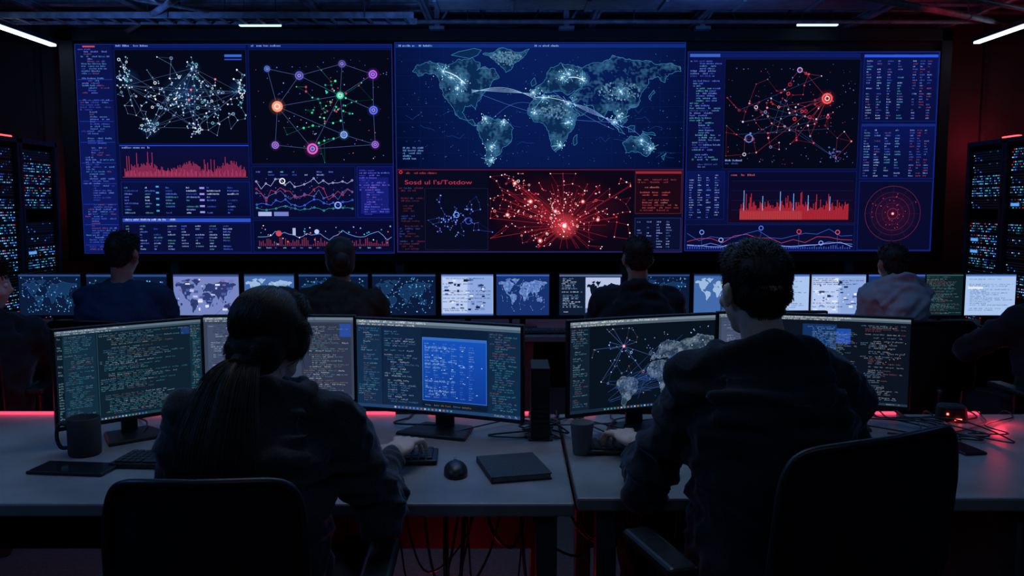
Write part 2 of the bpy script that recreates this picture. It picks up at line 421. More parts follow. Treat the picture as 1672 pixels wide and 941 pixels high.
for i,(x,y,r,c) in enumerate(hub):
    cv.glow(x,y,r*1.7,C(c,.22),WIN,2)
    if i in (1,2): cv.disc(x,y,r,C(c),4,16); cv.ring(x,y,r*.55,r*.2,C('#fff0e0'),5)
    else: cv.ring(x,y,r,r*.34,C(c),4); cv.ring(x,y,r*.45,r*.2,C('#a890f0'),5)
nd=[(cv.R.gauss(525,32),cv.R.gauss(175,26)) for _ in range(70)]
cv.net(nd,2,C('#1f6a60'),.4,[C('#30e0a0'),C('#28a090'),C('#c04058'),C('#60f0c0')],(.6,2.0),45)
for i in range(80): cv.disc(cv.R.uniform(412,632),cv.R.uniform(95,262),cv.R.uniform(.4,1.0),C(cv.R.choice(['#5a78ff','#3f55d8','#e04868','#a0b8ff'])),4,6)
W('network_graph',pl,cv)
cv=Cv(5); cv.grad(189,237,401,294,G2('#080f3a','#100a2c'),1,4,1); cv.frame(189,237,401,294,BLd,.6,2); cv.text(193,239,240,245,5,2.0,[C('#8fb0ff')],1,0,fine=False); cv.rect(189,237,401,238.3,C('#2a4ae0'),3)
cv.bars(196,248,396,288,110,lambda t:.12+.3*abs(math.sin(t*9))**2+cv.R.uniform(0,.22)+(cv.R.uniform(.25,.55) if cv.R.random()<.12 else 0),C('#9a3058'),3,.35); cv.bars(196,274,396,289,80,lambda t:.3+cv.R.uniform(0,.6),C('#a83a60'),3,.5)
cv.line(192,289.5,398,289.5,.6,C('#a04060'))
W('bar_chart',pl,cv)
cv=Cv(6); cv.grad(189,297,401,355,G2('#081040','#060b2c'),1,3,1); cv.frame(189,297,401,355,FR,.6,2); cv.table(194,304,398,354,5.2,34,1.9,[C('#7fa0ff'),C('#5a78ff'),C('#c8d8ff'),C('#48a8c0'),C('#3f55d8')])
for y in range(304,354,10): cv.rect(246,y,251,y+2.6,C('#38a8d8'),4); cv.rect(318,y+2,326,y+5,C('#9890f0'),4)
cv.rect(189,358,401,364,C('#2c50c8'),2); cv.text(193,358,330,364,5,2.0,[C('#dfe8ff')],1,0,l=4,fine=False)
W('data_table',pl,cv)
cv=Cv(7); cv.rect(189,366,401,414,C('#080e38'),1); cv.table(194,368,398,412,4.8,23,1.9,[C('#8fb0ff'),C('#a8c0ff'),C('#5a78ff'),C('#58a8b0'),C('#3f55d8')])
cv.frame(189,366,401,414,BLd,.6,2); W('data_table',pl,cv)
cv=Cv(8); cv.rect(405,272,575,357,C('#070c30'),1); cv.frame(405,272,575,357,BLd,.6,2)
def walk(x1,x2,y,a,n,R): return [(x1+(x2-x1)*i/n,y+R.uniform(-a,a)+a*.8*math.sin(i*.9)) for i in range(n+1)]
for y,a,c,w in ((300,6,'#b0b8f0',.6),(315,8,'#b03868',.7),(332,4,'#3f70ff',.6),(320,8,'#5a70c8',.5),(342,3,'#30a0b0',.5)):
    p=walk(412,570,y,a,20,cv.R); cv.path(p,w,C(c)); 
    for q in p[::2]: cv.ring(*q,1.8,.7,C(c),4,10)
cv.ring(455,296,5,1.6,C('#ffffff'),5); cv.ring(546,336,6,2.0,C('#8fb0ff'),5); cv.rect(414,347,436,354,C('#a8b4e8'),3); cv.rect(440,347,464,354,C('#7080c8'),3)
cv.table(412,278,560,290,5,20,1.8,TXT)
for i in range(60): cv.disc(cv.R.uniform(410,570),cv.R.uniform(290,345),cv.R.uniform(.3,.8),C('#6f80e0'),4,5)
W('line_chart',pl,cv)
cv=Cv(9); cv.rect(578,272,638,357,C('#0a0f50'),1); cv.frame(578,272,638,357,FR,.6,2); cv.rect(584,290,630,350,C('#161c70'),2); cv.text(582,277,634,353,4.0,1.8,[C('#6a60ff'),C('#5a78ff'),C('#7f70e8'),C('#3f45c8')],.95,4,l=4,fine=False); W('text_window',pl,cv)
cv=Cv(10); cv.rect(405,361,638,414,C('#070a2c'),1); cv.frame(405,361,638,414,BLd,.6,2); cv.bars(414,372,630,404,70,lambda t:cv.R.uniform(.05,.45),C('#803048'),3,.55); cv.path(walk(412,634,386,5,30,cv.R),.6,C('#7fb0ff'))
for i in range(46): cv.disc(cv.R.uniform(414,632),cv.R.uniform(370,406),cv.R.uniform(.5,1.4),C(cv.R.choice(['#ffffff','#ff6a5a','#8fb0ff','#30c8e0'])),4,6)
cv.disc(447,383,5,C('#c84858'),5); cv.disc(510,380,4,C('#b8c8ff'),5); cv.rect(470,374,475,386,C('#b0b8e0'),5); cv.table(412,404,632,412,5,14,1.8,TXT); W('scatter_chart',pl,cv)
# centre map
OC=C('#071a52'); 
def ocf(u,v):
    k=1.2-1.3*((u-.5)**2)*1.8-.35*v; return tuple(a*k for a in OC)
cv=Cv(12); cv.grad(645,74,1114,274,ocf,14,6,1)
cv.rect(645,74,1114,80,C('#0f2c78'),2); cv.text(650,75,740,80,5,2.2,[C('#8fc0ff')],1,0,fine=False); cv.text(870,75,910,80,5,2.2,[C('#8fc0ff')],1,0,fine=False)
for x in range(645,1114,39): cv.line(x,82,x,273,.3,C('#0e2456'),3)
for y in range(100,273,25): cv.line(645,y,1114,y,.3,C('#0e2456'),3)
hot=[(722,118),(735,128),(752,136),(745,145),(790,194),(820,200),(800,240),(868,152),(885,160),(915,128),(925,122),(948,130),(925,170),(925,200),(912,238),(1000,200),(1008,190),(1045,230),(1060,243),(1010,150),(870,185),(800,262)]
worldmap(cv,lambda a:a,lambda b:b,C('#0b2850'),C('#409cd0'),.42,3,3,step=1.9,dot=C('#6cc4f4'),dr=.66,hot=hot,bright=.66,base=.20)
rr=cv.R
for i in (1,4,6):
    p=CONT[i]; cx=sum(a[0] for a in p)/len(p); cy=sum(a[1] for a in p)/len(p)-(12 if i==4 else 0)
    for _ in range(170):
        a=rr.uniform(0,6.28); d=rr.random()**.6*(26 if i!=6 else 36); x=cx+d*math.cos(a); y=cy+d*.42*math.sin(a)
        if inside(p,x,y): cv.disc(x,y,rr.uniform(.8,1.9),C(rr.choice(['#4a7490','#5f8aa6','#3c6684'])),5,6)
for x,y in hot:
    cv.glow(x,y,5.5,C('#a8e4ff'),C('#1c5a88'),8,12)
    for k in range(14): cv.disc(x+rr.gauss(0,7),y+rr.gauss(0,4.5),rr.uniform(.35,1.0),C('#c8f4ff'),9,6)
    cv.disc(x,y,1.4,C('#ffffff'),9,8)
for _ in range(70):
    x,y=rr.choice(hot); cv.line(x,y,x+rr.gauss(0,10),y+rr.gauss(0,7),.35,C('#8fdcff'),9)
def arc(a,b,h,c,w=.8):
    pts=[(a[0]+(b[0]-a[0])*t/14,a[1]+(b[1]-a[1])*t/14-h*math.sin(math.pi*t/14)) for t in range(15)]; cv.path(pts,w,C(c),9)
for k in range(4): arc((768,148+k*1.5),(872,154+k*3),4+k*4.5-4,'#a8d8ff',.42); arc((925,166+k),(1008,198+k*5),-5+k*5,'#8fb8ff',.42)
arc((872,160),(925,168),3,'#dff4ff',.6); arc((725,118),(758,138),3,'#e8faff',1.3); arc((1008,205),(1062,243),8,'#5f8fff',.4); arc((925,128),(952,134),3,'#e8faff',1.1)
arc((1000,212),(900,150),-6,'#4f80e0',.4); arc((800,196),(868,170),12,'#3a6ac0',.4); arc((770,150),(1008,200),-14,'#4f80e0',.35)
for i in range(300): cv.disc(rr.uniform(650,1110),rr.uniform(90,270),rr.uniform(.25,.7),C('#3f80d0'),8,5)
for i in range(20):
    x,y=rr.uniform(660,1075),rr.uniform(180,262); cv.path([(x+k*8+rr.uniform(-3,3),y+rr.uniform(-6,6)) for k in range(4)],.3,C('#2450a0'),8)
cv.text(655,240,690,262,4.4,2.0,[C('#6fa0e8')],.9,0,fine=False)
W('world_map',pc,cv,-.03)
# centre bottom
DK=C('#0c0616')
cv=Cv(13); cv.rect(645,277,1114,413,C('#080a20'),1); cv.rect(795,279,1033,413,DK,2); cv.frame(645,277,1114,413,C('#501424'),.6,3)
cv.rect(645,277,1114,278.2,C('#702030'),3); cv.ring(651,281.5,2.8,1.0,C('#ff3040'),5)
cv.text(648,306,690,410,4.2,1.9,[C('#5a2838'),C('#3848a0'),C('#702a40')],.7,3,fine=False)
cv.frame(690,308,794,410,C('#28204a'),.5,3); cv.text(660,281,750,287,5,2.2,[C('#b84050')],1,0,fine=False)
nd=[(cv.R.gauss(742,24),cv.R.gauss(355,15)) for _ in range(90)]
cv.net(nd,2,C('#2a4aa0'),.42,[C('#5f8fff'),C('#3858c8'),C('#8fa8ff')],(.5,1.3),40); cv.ring(742,352,5,1.4,C('#6f9fff'),5); cv.ring(762,362,6,1.4,C('#2a50c0'),5)
W('threat_window',pc,cv,-.03)
fc=bpy.data.curves.new('t','FONT'); fc.body="Sosd ul l's/Totdow"; fc.size=.098; fo=bpy.data.objects.new('tmp',fc); COL.objects.link(fo); bpy.context.view_layer.update()
tm=bpy.data.meshes.new_from_object(fo.evaluated_get(bpy.context.evaluated_depsgraph_get())); bpy.data.objects.remove(fo)
to=bpy.data.objects.new('headline_text',tm); link(to,pc); tm.materials.clear(); tm.materials.append(ME('headline_red',C('#b83450'),1)); to.location=(wx(657),-.03+.004-.004,wz(301.5)); to.rotation_euler=(math.pi/2,0,0)
wdt=max(v.co.x for v in tm.vertices); to.scale=((wx(768)-wx(657))/wdt,.58,1)
cv=Cv(14); rr=cv.R; nd=[]
cv.glow(912,346,118,C('#4c1220'),DK,2,36,ry=63); cv.glow(920,370,24,C('#ff6068'),C('#340a16'),2.4,22); cv.glow(862,330,12,C('#902838'),C('#340a16'),2.4,16)
cen=[(920,370,14,10,44),(880,330,40,22,84),(850,350,30,22,40),(930,320,46,22,60),(980,350,30,24,50),(880,395,18,8,20),(830,300,20,12,26),(905,345,22,14,40)]
for (x,y,sx,sy,n) in cen:
    for _ in range(n): nd.append((min(1028,max(798,rr.gauss(x,sx))),min(408,max(284,rr.gauss(y,sy)))))
cv.net(nd,2,C('#c82440'),.32,[C('#ff4058'),C('#ff8a90'),C('#ffd0d4'),C('#ffffff'),C('#ffb0b0')],(.4,1.3),60,.06,extra=.15)
for _ in range(100): x,y=rr.choice(nd); cv.line(x,y,920,370,.3,C('#e03048',rr.uniform(.3,1)),3)
for k in range(34):
    a=k*6.283/34+rr.uniform(-.05,.05); L=rr.uniform(20,90); cv.line(920,370,min(1028,920+L*math.cos(a)),min(408,370+L*.8*math.sin(a)),.3,C('#c02438'),3)
for _ in range(40): a=rr.choice(nd); cv.line(a[0],a[1],905,346,.28,C('#902030'),3)
for x,y,r in ((920,370,3.6),(880,395,2.4),(905,346,2.2),(864,330,2.4),(838,300,2.2),(826,352,2.2),(950,330,2),(975,360,2)): cv.disc(x,y,r,C('#fff0f0'),6); cv.ring(x,y,r*1.7,r*.4,C('#ff5060'),5)
W('attack_graph',pc,cv,-.0315)
cv=Cv(15); cv.rect(1036,280,1112,350,C('#1a0816'),1); cv.frame(1036,280,1112,350,C('#702030'),.6,2); cv.rect(1036,280,1112,284,C('#902838'),2); cv.text(1040,288,1108,348,4.2,2.0,[C('#c04a50'),C('#983848'),C('#b87060')],.9,4,fine=False)
cv.rect(1036,357,1112,411,C('#0a0f30'),1); cv.frame(1036,357,1112,411,C('#283878'),.6,2); cv.table(1040,361,1108,409,4.6,16,2.0,[C('#8fb0ff'),C('#a8b8ff'),C('#5f78c0'),C('#60a0d0')]); W('alert_window',pc,cv,-.0305)
# right
cv=Cv(16); cv.grad(1121,88,1178,276,G2('#0a1248','#070d34'),1,4,1); cv.rect(1121,88,1400,95,C('#0c1a60'),2); cv.rect(1123,89,1172,94,C('#3a60c0'),3); cv.text(1124,99,1176,274,4.0,1.8,[C('#5a78ff'),C('#6f90f0'),C('#3d4fc0'),C('#50a8c8')],.92,5,fine=False); W('code_listing',pr,cv)
cv=Cv(17); cv.rect(1180,97,1401,276,WIN,1); cv.frame(1180,97,1401,276,BLd,.6,2); rr=cv.R
nd=[(rr.gauss(1280,42),rr.gauss(188,32)) for _ in range(90)]+[(1302,115),(1250,130),(1230,195),(1215,228),(1258,240),(1378,215),(1365,258),(1318,205),(1335,175),(1252,190),(1310,140),(1290,235)]
nd=[(min(1396,max(1185,a)),min(270,max(104,b))) for a,b in nd]
cv.net(nd,2,C('#a03048'),.38,[C('#e84058'),C('#ff8a90'),C('#d8d8f0'),C('#b02840'),C('#6f8fd0')],(.6,1.8),60,.2)
for _ in range(9): x,y=rr.choice(nd); cv.line(x,y,1348,161,.4,C('#a03040'),3)
for _ in range(12): a=rr.choice(nd); b=rr.choice(nd); cv.line(a[0],a[1],b[0],b[1],.35,C('#3a4a80'),3)
cv.glow(1348,161,16,C('#701824'),WIN,2.5,18); cv.ring(1348,161,9,3,C('#ff5a58'),5,20); cv.ring(1348,161,4.5,2,C('#ffc0b8'),6); cv.ring(1302,115,4.5,1.4,C('#a0b0ff'),5); cv.ring(1222,226,7,1.6,C('#6080d0'),5)
for _ in range(140): cv.disc(rr.uniform(1185,1396),rr.uniform(104,270),rr.uniform(.3,.9),C(rr.choice(['#4f70d0','#c83048','#8fa0ff'])),4,5)
for _ in range(30): cv.disc(rr.gauss(1365,9),rr.gauss(253,6),rr.uniform(.6,1.6),C('#4f68b8'),4,6)
cv.text(1184,260,1220,272,5,2.0,TXT,.9,0,fine=False)
W('network_graph',pr,cv)
for (a,b,s_) in ((90,198,18),(202,292,19)):
    cv=Cv(s_); cv.grad(1406,a,1527,b,G2('#0a1450','#070e38'),1,4,1); cv.frame(1406,a,1527,b,FR,.6,2); cv.rect(1406,a,1527,a+4.5,C('#2c58e0') if s_==18 else C('#142878'),2)
    cv.table(1411,a+8,1480,b-2,4.4,17,2.0,[C('#7fa0ff'),C('#4f68e8'),C('#a8c0ff'),C('#50a8d0'),C('#806098')]); cv.table(1486,a+8,1524,b-2,4.4,12,2.0,[C('#4f68e8'),C('#7fa0ff'),C('#a04868')]); W('data_table',pr,cv)
cv=Cv(20); cv.grad(1121,280,1184,360,G2('#0a1450','#070e38'),1,3,1); cv.frame(1121,280,1184,360,BLd,.6,2); cv.table(1126,284,1182,358,4.1,14,2.0,[C('#8fb0ff'),C('#5a9aff'),C('#a8b8ff'),C('#3f55d8')]); W('data_table',pr,cv)
cv=Cv(21); cv.grad(1190,280,1401,366,G2('#060a2c','#140820'),1,4,1); cv.frame(1190,280,1401,366,BLd,.6,2)
for y in (296,312,328,344): cv.line(1196,y,1396,y,.35,C('#1c2460'),3)
cv.bars(1210,308,1390,360,110,lambda t:.3+cv.R.uniform(0,.3)+(cv.R.uniform(.15,.4) if cv.R.random()<.12 else 0),C('#c02c38'),3,.35,None)
cv.bars(1210,344,1390,360,110,lambda t:.9,C('#d04048'),3,.4)
for x in (1216,1247,1276,1298,1322,1358): cv.rect(x,cv.R.uniform(308,322),x+1.0,345,C('#6fb8ff'),4)
cv.text(1194,284,1250,290,5,2.1,[C('#d05a60')],1,0,fine=False); W('bar_chart',pr,cv)
cv=Cv(22); cv.rect(1121,368,1401,411,C('#070c30'),1); cv.frame(1121,368,1401,411,BLd,.6,2)
for y,a,c,w in ((392,5,'#c04068',.7),(400,4,'#5f80ff',.8),(386,6,'#3f60d8',.6),(402,3,'#a0b0f0',.7)):
    p=walk(1124,1398,y,a,14,cv.R); cv.path(p,w,C(c))
for x,y,c in ((1148,381,'#6fa0ff'),(1180,394,'#8fb0ff'),(1246,374,'#5f80ff'),(1309,380,'#e04058'),(1346,399,'#8fa0ff'),(1373,381,'#e05070')): cv.ring(x,y,4,1.2,C(c),5); cv.line(x,y+4,x,408,.5,C('#3a4aa0'),3)
for i in range(70): cv.rect(1124+i*3.9,408-cv.R.uniform(1,6),1126+i*3.9,409,C('#3048b0'),3)
W('line_chart',pr,cv)
cv=Cv(23); cv.rect(1406,296,1527,411,C('#080b2c'),1); cv.frame(1406,296,1527,411,FR,.6,2); cv.glow(1463,350,44,C('#3a0e2c'),C('#080b2c'),1.5,30)
for r,c in ((46,'#7a2444'),(36,'#4a1a3c'),(28,'#6a203c'),(18,'#4a1a3c'),(9,'#903050')): cv.ring(1463,350,r,.6,C(c),4,40)
for k in range(12):
    a=k*math.pi/6; cv.line(1463+9*math.cos(a),350+9*math.sin(a),1463+46*math.cos(a),350+46*math.sin(a),.35,C('#40163a'),3)
cv.disc(1463,350,2.6,C('#ff6a60'),5); cv.disc(1463,350,1.2,C('#ffffff'),6)
for _ in range(30): a=cv.R.uniform(0,6.28); r=cv.R.uniform(8,44); cv.disc(1463+r*math.cos(a),350+r*math.sin(a),.7,C('#e04858'),5,6)
W('radar_chart',pr,cv)
# ---------------------------------------------------------------- monitors
def housing(w,h,t,c):
    bm=bmesh.new(); prev=None; n=14
    for i in range(n+1):
        x=-w/2+w*i/n; y=-c*x*x
        cur=[bm.verts.new(p) for p in ((x,y,-h/2),(x,y+t,-h/2),(x,y+t,h/2),(x,y,h/2))]
        if prev:
            for k in range(4): bm.faces.new((prev[k],prev[(k+1)%4],cur[(k+1)%4],cur[k]))
        else: bm.faces.new(cur)
        prev=cur
    bm.faces.new(prev[::-1]); return bm
def monitor(L,Rr,zb,zt,fn,label,group,bend=.15,bez=.008,chin=.014,desk=.75,basew=.2,seed=0):
    L=Vector(L);Rr=Vector(Rr); w=(Rr-L).length; yaw=math.atan2(Rr.y-L.y,Rr.x-L.x); mid=(L+Rr)/2; h=zt-zb; zc=(zt+zb)/2-desk
    e=empty('computer_monitor',(mid.x,mid.y,desk),yaw,label,'monitor',group)
    mk('housing',housing(w,h,.022,bend),black,e,bevel=.003,loc=(0,0,zc))
    bm=bmesh.new(); box(bm,(0,.035,0),(w*.4,.03,h*.5)); mk('rear_cover',bm,black,e,bevel=.01,loc=(0,0,zc))
    bm=bmesh.new(); box(bm,(0,.055,zc*.5+.01),(.055*w/.5,.016,zc)); mk('stand_neck',bm,black,e,bevel=.004)
    bm=bmesh.new(); b=basew/2
    vs=[(-b*.72,.09,0),(b*.72,.09,0),(b,-.07,0),(-b,-.07,0)]
    lo=[bm.verts.new(v) for v in vs]; hi=[bm.verts.new((v[0]*.96,v[1]*.96,.012)) for v in vs]
    bm.faces.new(lo[::-1]); bm.faces.new(hi)
    for k in range(4): bm.faces.new((lo[k],lo[(k+1)%4],hi[(k+1)%4],hi[k]))
    mk('stand_base',bm,black,e,bevel=.003)
    cv=Cv(seed); PW=260.; PH=PW*(h-bez-chin)/(w-2*bez); fn(cv,PW,PH)
    sw=w-2*bez; zt_=h/2-bez
    cv.mesh('screen',lambda p:(p/PW-.5)*sw,lambda p:zc+zt_-p/PW*sw,-.0012,bend,e)
    return e
TEAL=[C('#3a8498'),C('#509ca8'),C('#7890a8'),C('#366890'),C('#90a8c0'),C('#4488a8'),C('#706460')]
def bar(cv,w,c1,c2,n=3):
    cv.rect(0,0,w,4.5,c1,2); cv.text(4,0,w*.6,4.5,4.5,2.0,[c2],1,0,l=4)
    cv.rect(0,4.8,w,8,tuple(a*.5 for a in c1),2); cv.text(4,4.6,w*.5,8.4,3.8,1.8,[c2],1,0,l=4)
def taskbar(cv,w,h,c,ic):
    cv.rect(0,h-5,w,h,c,3)
    for i in range(16): cv.rect(60+i*6,h-3.8,63+i*6,h-1.4,tuple(a*.55 for a in C(cv.R.choice(ic))),4)
    cv.text(w-40,h-5,w-4,h,5,2.0,[C('#98a8b8')],1,0,l=4)
ICN=['#4f90ff','#e0e8ff','#c88a6a','#60b8c0','#7fa0ff']
def s_code(cv,w,h):
    cv.rect(0,0,w,h,C('#0e202e'),0); bar(cv,w,C('#587082'),C('#d8e4f0')); cv.rect(0,9,12,h,C('#0b1824'),1)
    cv.rect(12,9,68,h,C('#112a3c'),1); cv.text(3,12,11,h-8,5,2,[C('#6fa0b0')],.7,0); cv.text(15,11,64,h-7,3.4,1.8,[C('#4a7890'),C('#6890a4'),C('#38809a'),C('#704c58')],.93,5)
    cv.text(74,11,236,h-7,3.4,1.9,TEAL,.88,7); cv.rect(238,9,w,h-5,C('#102c3a'),1); cv.text(240,10,258,h-7,2.2,1,TEAL,.9,2,fine=False)
    cv.rect(70,9,70.7,h,C('#2a5060'),2); cv.rect(222,12,238,26,C('#1c3870'),2); taskbar(cv,w,h,C('#1c3848'),ICN)
def s_grey(cv,w,h):
    cv.rect(0,0,w,h,C('#374258'),0); bar(cv,w,C('#66768a'),C('#e8f0f8')); cv.rect(6,12,90,h-10,C('#424e6a'),1); cv.text(8,14,86,h-12,3.6,1.9,[C('#a8b8d0'),C('#303a50')],.9,4,l=3)
    cv.rect(168,10,256,h-8,C('#2c354b'),1); cv.text(172,12,252,h-9,3.5,1.9,[C('#98a4b8'),C('#7888a8'),C('#887868'),C('#6090a8'),C('#b8c4d8')],.93,5); cv.rect(236,11,256,34,C('#28489a'),2); taskbar(cv,w,h,C('#38445a'),ICN)
def s_blue(cv,w,h):
    cv.rect(0,0,w,h,C('#0d1e38'),0); bar(cv,w,C('#6a8094'),C('#ffffff')); cv.rect(0,9,40,h-5,C('#122c4a'),1)
    cv.text(3,11,38,h-8,3.3,1.7,[C('#5f88b8'),C('#78a0c0'),C('#3888a8'),C('#705868')],.93,4); cv.rect(42,9,104,h-5,C('#102440'),1); cv.text(45,11,102,h-8,3.5,1.9,[C('#7fa0c8'),C('#4a78b8'),C('#4890b8'),C('#a8b8c8')],.9,5)
    cv.grad(106,22,208,116,G2('#1450b8','#0f3890'),3,6,2); cv.rect(106,22,208,26,C('#3468c0'),4); cv.frame(106,22,208,116,C('#3f80e8'),.7,4)
    cv.table(110,29,204,112,3.3,14,1.5,[C('#4f88f0'),C('#7fb0f8'),C('#3f78e8')],4); cv.text(110,34,160,110,5,1.8,[C('#8fc0ff')],.5,6,l=4)
    for i in range(26): x=cv.R.uniform(110,200); y=cv.R.uniform(30,110); cv.rect(x,y,x+cv.R.uniform(1.2,3),y+1.0,C('#a8ccff'),5)
    cv.rect(106,119,208,h-7,C('#0c182c'),1); cv.text(110,121,205,h-8,3.6,1.8,[C('#7f98b8'),C('#887858'),C('#5a80b0')],.9,4)
    cv.rect(210,9,w,h-5,C('#0f2844'),1); cv.text(213,11,256,h-8,3.4,1.7,[C('#3888a8'),C('#5098b0'),C('#4f80b8'),C('#806068')],.95,4); taskbar(cv,w,h,C('#20406a'),ICN)
def s_map(cv,w,h):
    cv.rect(0,0,w,h,C('#08111e'),0); bar(cv,w,C('#6c8090'),C('#ffffff')); cv.rect(0,9,34,h-5,C('#0e1e2e'),1); cv.text(2,11,32,h-8,3.4,1.7,[C('#5f88a8'),C('#388298'),C('#78a0b8'),C('#805868')],.93,3)
    worldmap(cv,lambda a:min(w-3,102+(a-806)*.66),lambda b:max(12,52+(b-130)*.62),C('#26384c'),C('#566e84'),.4,2,2,step=2.2,dot=C('#9fb4c8'),dr=.62,first=3,bright=.8)
    nd=[(cv.R.gauss(95,34),cv.R.gauss(48,24)) for _ in range(44)]
    nd=[(min(250,max(38,a)),min(h-14,max(14,b))) for a,b in nd]
    cv.net(nd,2,C('#3c5078'),.35,[C('#8fb8ff'),C('#c0d0e8'),C('#c05a6a'),C('#5f88d8')],(.5,1.3),60,.1)
    hub=(94,42); 
    for a in nd[:14]: cv.line(a[0],a[1],*hub,.35,C('#4a6cb0'),5)
    cv.disc(*hub,2.6,C('#ff8088'),7); cv.disc(*hub,1.2,C('#ffffff'),8)
    for i in range(30): cv.line(cv.R.uniform(60,130),cv.R.uniform(90,130),cv.R.uniform(130,250),cv.R.uniform(20,130),.25,C('#3a60a8'),6)
    for i in range(70): cv.disc(cv.R.uniform(130,250),cv.R.uniform(16,h-16),cv.R.uniform(.5,1.1),C(cv.R.choice(['#8fb8ff','#c8dcff','#3f78ff'])),6,6)
    taskbar(cv,w,h,C('#16283a'),ICN)
def s_right(cv,w,h):
    cv.rect(0,0,w,h,C('#0b1320'),0); bar(cv,w,C('#6c8090'),C('#ffffff')); cv.rect(50,16,118,120,C('#123060'),1); cv.text(60,20,140,70,3.6,1.9,[C('#5f98ff'),C('#88b8d8')],.9,5)
    cv.rect(118,24,146,56,C('#1c4aa8'),2); cv.text(96,30,160,h-8,3.6,1.9,[C('#7f98b8'),C('#5a80b0'),C('#8898a8')],.9,5,l=4); cv.text(166,14,252,h-8,3.6,1.9,[C('#8898a8'),C('#905060'),C('#6f90b8'),C('#a8b0b8'),C('#6f90b8')],.75,8)
    for i in range(24): x=cv.R.uniform(200,252); y=cv.R.uniform(16,100); cv.rect(x,y,x+1.4,y+1,C('#d88a7a'),5)
    taskbar(cv,w,h,C('#20344a'),ICN)
GF="front row computer monitors"
def mon(pl_,Yl,pr_,Yr,zb,zt,*a,**k):
    kx=1.02
    return monitor(((pl_-836)/F*Yl*kx,Yl),((pr_-836)/F*Yr*kx,Yr),zb,zt,*a,**k)
mon(90,2.56,335,2.86,.808,1.125,s_code,"black monitor showing teal and green program code",GF,seed=31)
mon(336,2.93,584,2.93,.812,1.122,s_grey,"black monitor showing pale grey text windows",GF,seed=32)
mon(585,2.86,856,2.66,.808,1.126,s_blue,"black monitor showing code with a bright blue window",GF,seed=33,basew=.25)
mon(924,2.70,1164,2.90,.815,1.135,s_map,"black monitor showing a grey world map and network",GF,seed=34,basew=.25)
mon(1166,2.96,1345,2.98,.82,1.13,s_grey,"black monitor showing pale text, mostly hidden by person",GF,seed=35)
mon(1262,2.93,1484,2.80,.815,1.13,s_right,"black monitor showing dark code and red text",GF,seed=36)
def m_dots(cv,w,h):
    cv.rect(0,0,w,h,C('#0a1a38'),0); cv.rect(0,0,w,7,C('#284880'),1); worldmap(cv,lambda a:14+(a-672)*.53,lambda b:22+(b-80)*.6,C('#14345c'),C('#2a5c90'),.7,2,1)
    nd=[(cv.R.uniform(10,w-10),cv.R.uniform(12,h-10)) for _ in range(120)]; cv.net(nd,1,C('#2f5f98'),.7,[C('#58b0f0'),C('#8fd0ff'),C('#489ab8'),C('#3f70e0')],(1.0,2.8),40)
def m_white(cv,w,h):
    cv.rect(0,0,w,h,C('#98b0e0'),0); cv.rect(0,0,w,8,C('#5878c8'),2); cv.rect(6,14,w*.5,h-12,C('#b8caf0'),1); cv.rect(w*.55,14,w-6,h-12,C('#8ca6de'),1)
    for i in range(46): x=cv.R.uniform(8,w-50); y=cv.R.uniform(16,h-30); cv.rect(x,y,x+cv.R.uniform(4,26),y+cv.R.uniform(3,13),C(cv.R.choice(['#4a68a8','#20305a','#dfe8fa','#6f8fd0','#101c3a','#e8f0ff'])),3)
    cv.text(8,16,w-8,h-10,9,3.6,[C('#304880')],.5,8,l=4,fine=False); cv.rect(0,h-8,w,h,C('#4868b8'),3)
def m_lav(cv,w,h):
    cv.rect(0,0,w,h,C('#7484c0'),0); cv.rect(0,0,w,8,C('#384a88'),2); worldmap(cv,lambda a:6+(a-672)*.56,lambda b:16+(b-80)*.72,C('#2c3a70'),None,1,2,2)
    for i in range(60): x=cv.R.uniform(8,w-30); y=cv.R.uniform(14,h-20); cv.rect(x,y,x+cv.R.uniform(3,20),y+cv.R.uniform(3,12),C(cv.R.choice(['#b8c0ee','#4858a0','#8068a8','#e0e4fa','#6878c0','#28305c'])),3)
def m_bmap(cv,w,h):
    cv.rect(0,0,w,h,C('#16316e'),0); cv.rect(0,0,w,8,C('#3860b8'),2); worldmap(cv,lambda a:10+(a-672)*.55,lambda b:18+(b-80)*.68,C('#4a70b8'),C('#88a8e0'),.7,2,2,step=4,dot=C('#c0d8ff'),dr=.9)
    nd=[(cv.R.uniform(20,w-20),cv.R.uniform(20,h-20)) for _ in range(40)]; cv.net(nd,1,C('#8fb0f0'),.6,[C('#c8dcff')],(.8,1.6),60)
def m_mixed(cv,w,h):
    cv.rect(0,0,w,h,C('#101c34'),0); cv.rect(0,0,w,8,C('#506890'),2); cv.text(6,14,w*.38,h-8,7,3.2,[C('#6fa0d8'),C('#c8d8f0')],.9,4,fine=False); cv.rect(w*.42,12,w-6,h-10,C('#b4c2e6'),1)
    worldmap(cv,lambda a:w*.44+(a-672)*.31,lambda b:26+(b-80)*.62,C('#0c1428'),None,1,3,1); cv.rect(w*.42,h-30,w-6,h-10,C('#6f88c0'),3)
def m_dark(cv,w,h):
    cv.rect(0,0,w,h,C('#0c2228'),0); cv.rect(0,0,w,8,C('#305858'),2); cv.text(6,14,w-8,h-8,7,3.2,[C('#3f7888'),C('#6f98a0'),C('#805860')],.9,8,fine=False)
def m_pale(cv,w,h):
    cv.rect(0,0,w,h,C('#a8c4ee'),0); cv.rect(0,0,w,9,C('#4070c0'),2); cv.text(12,20,w-12,h-14,9,3.8,[C('#6f98d8'),C('#88a8d8'),C('#4878c0')],.8,6,fine=False); cv.rect(12,60,90,76,C('#dcebff'),2)
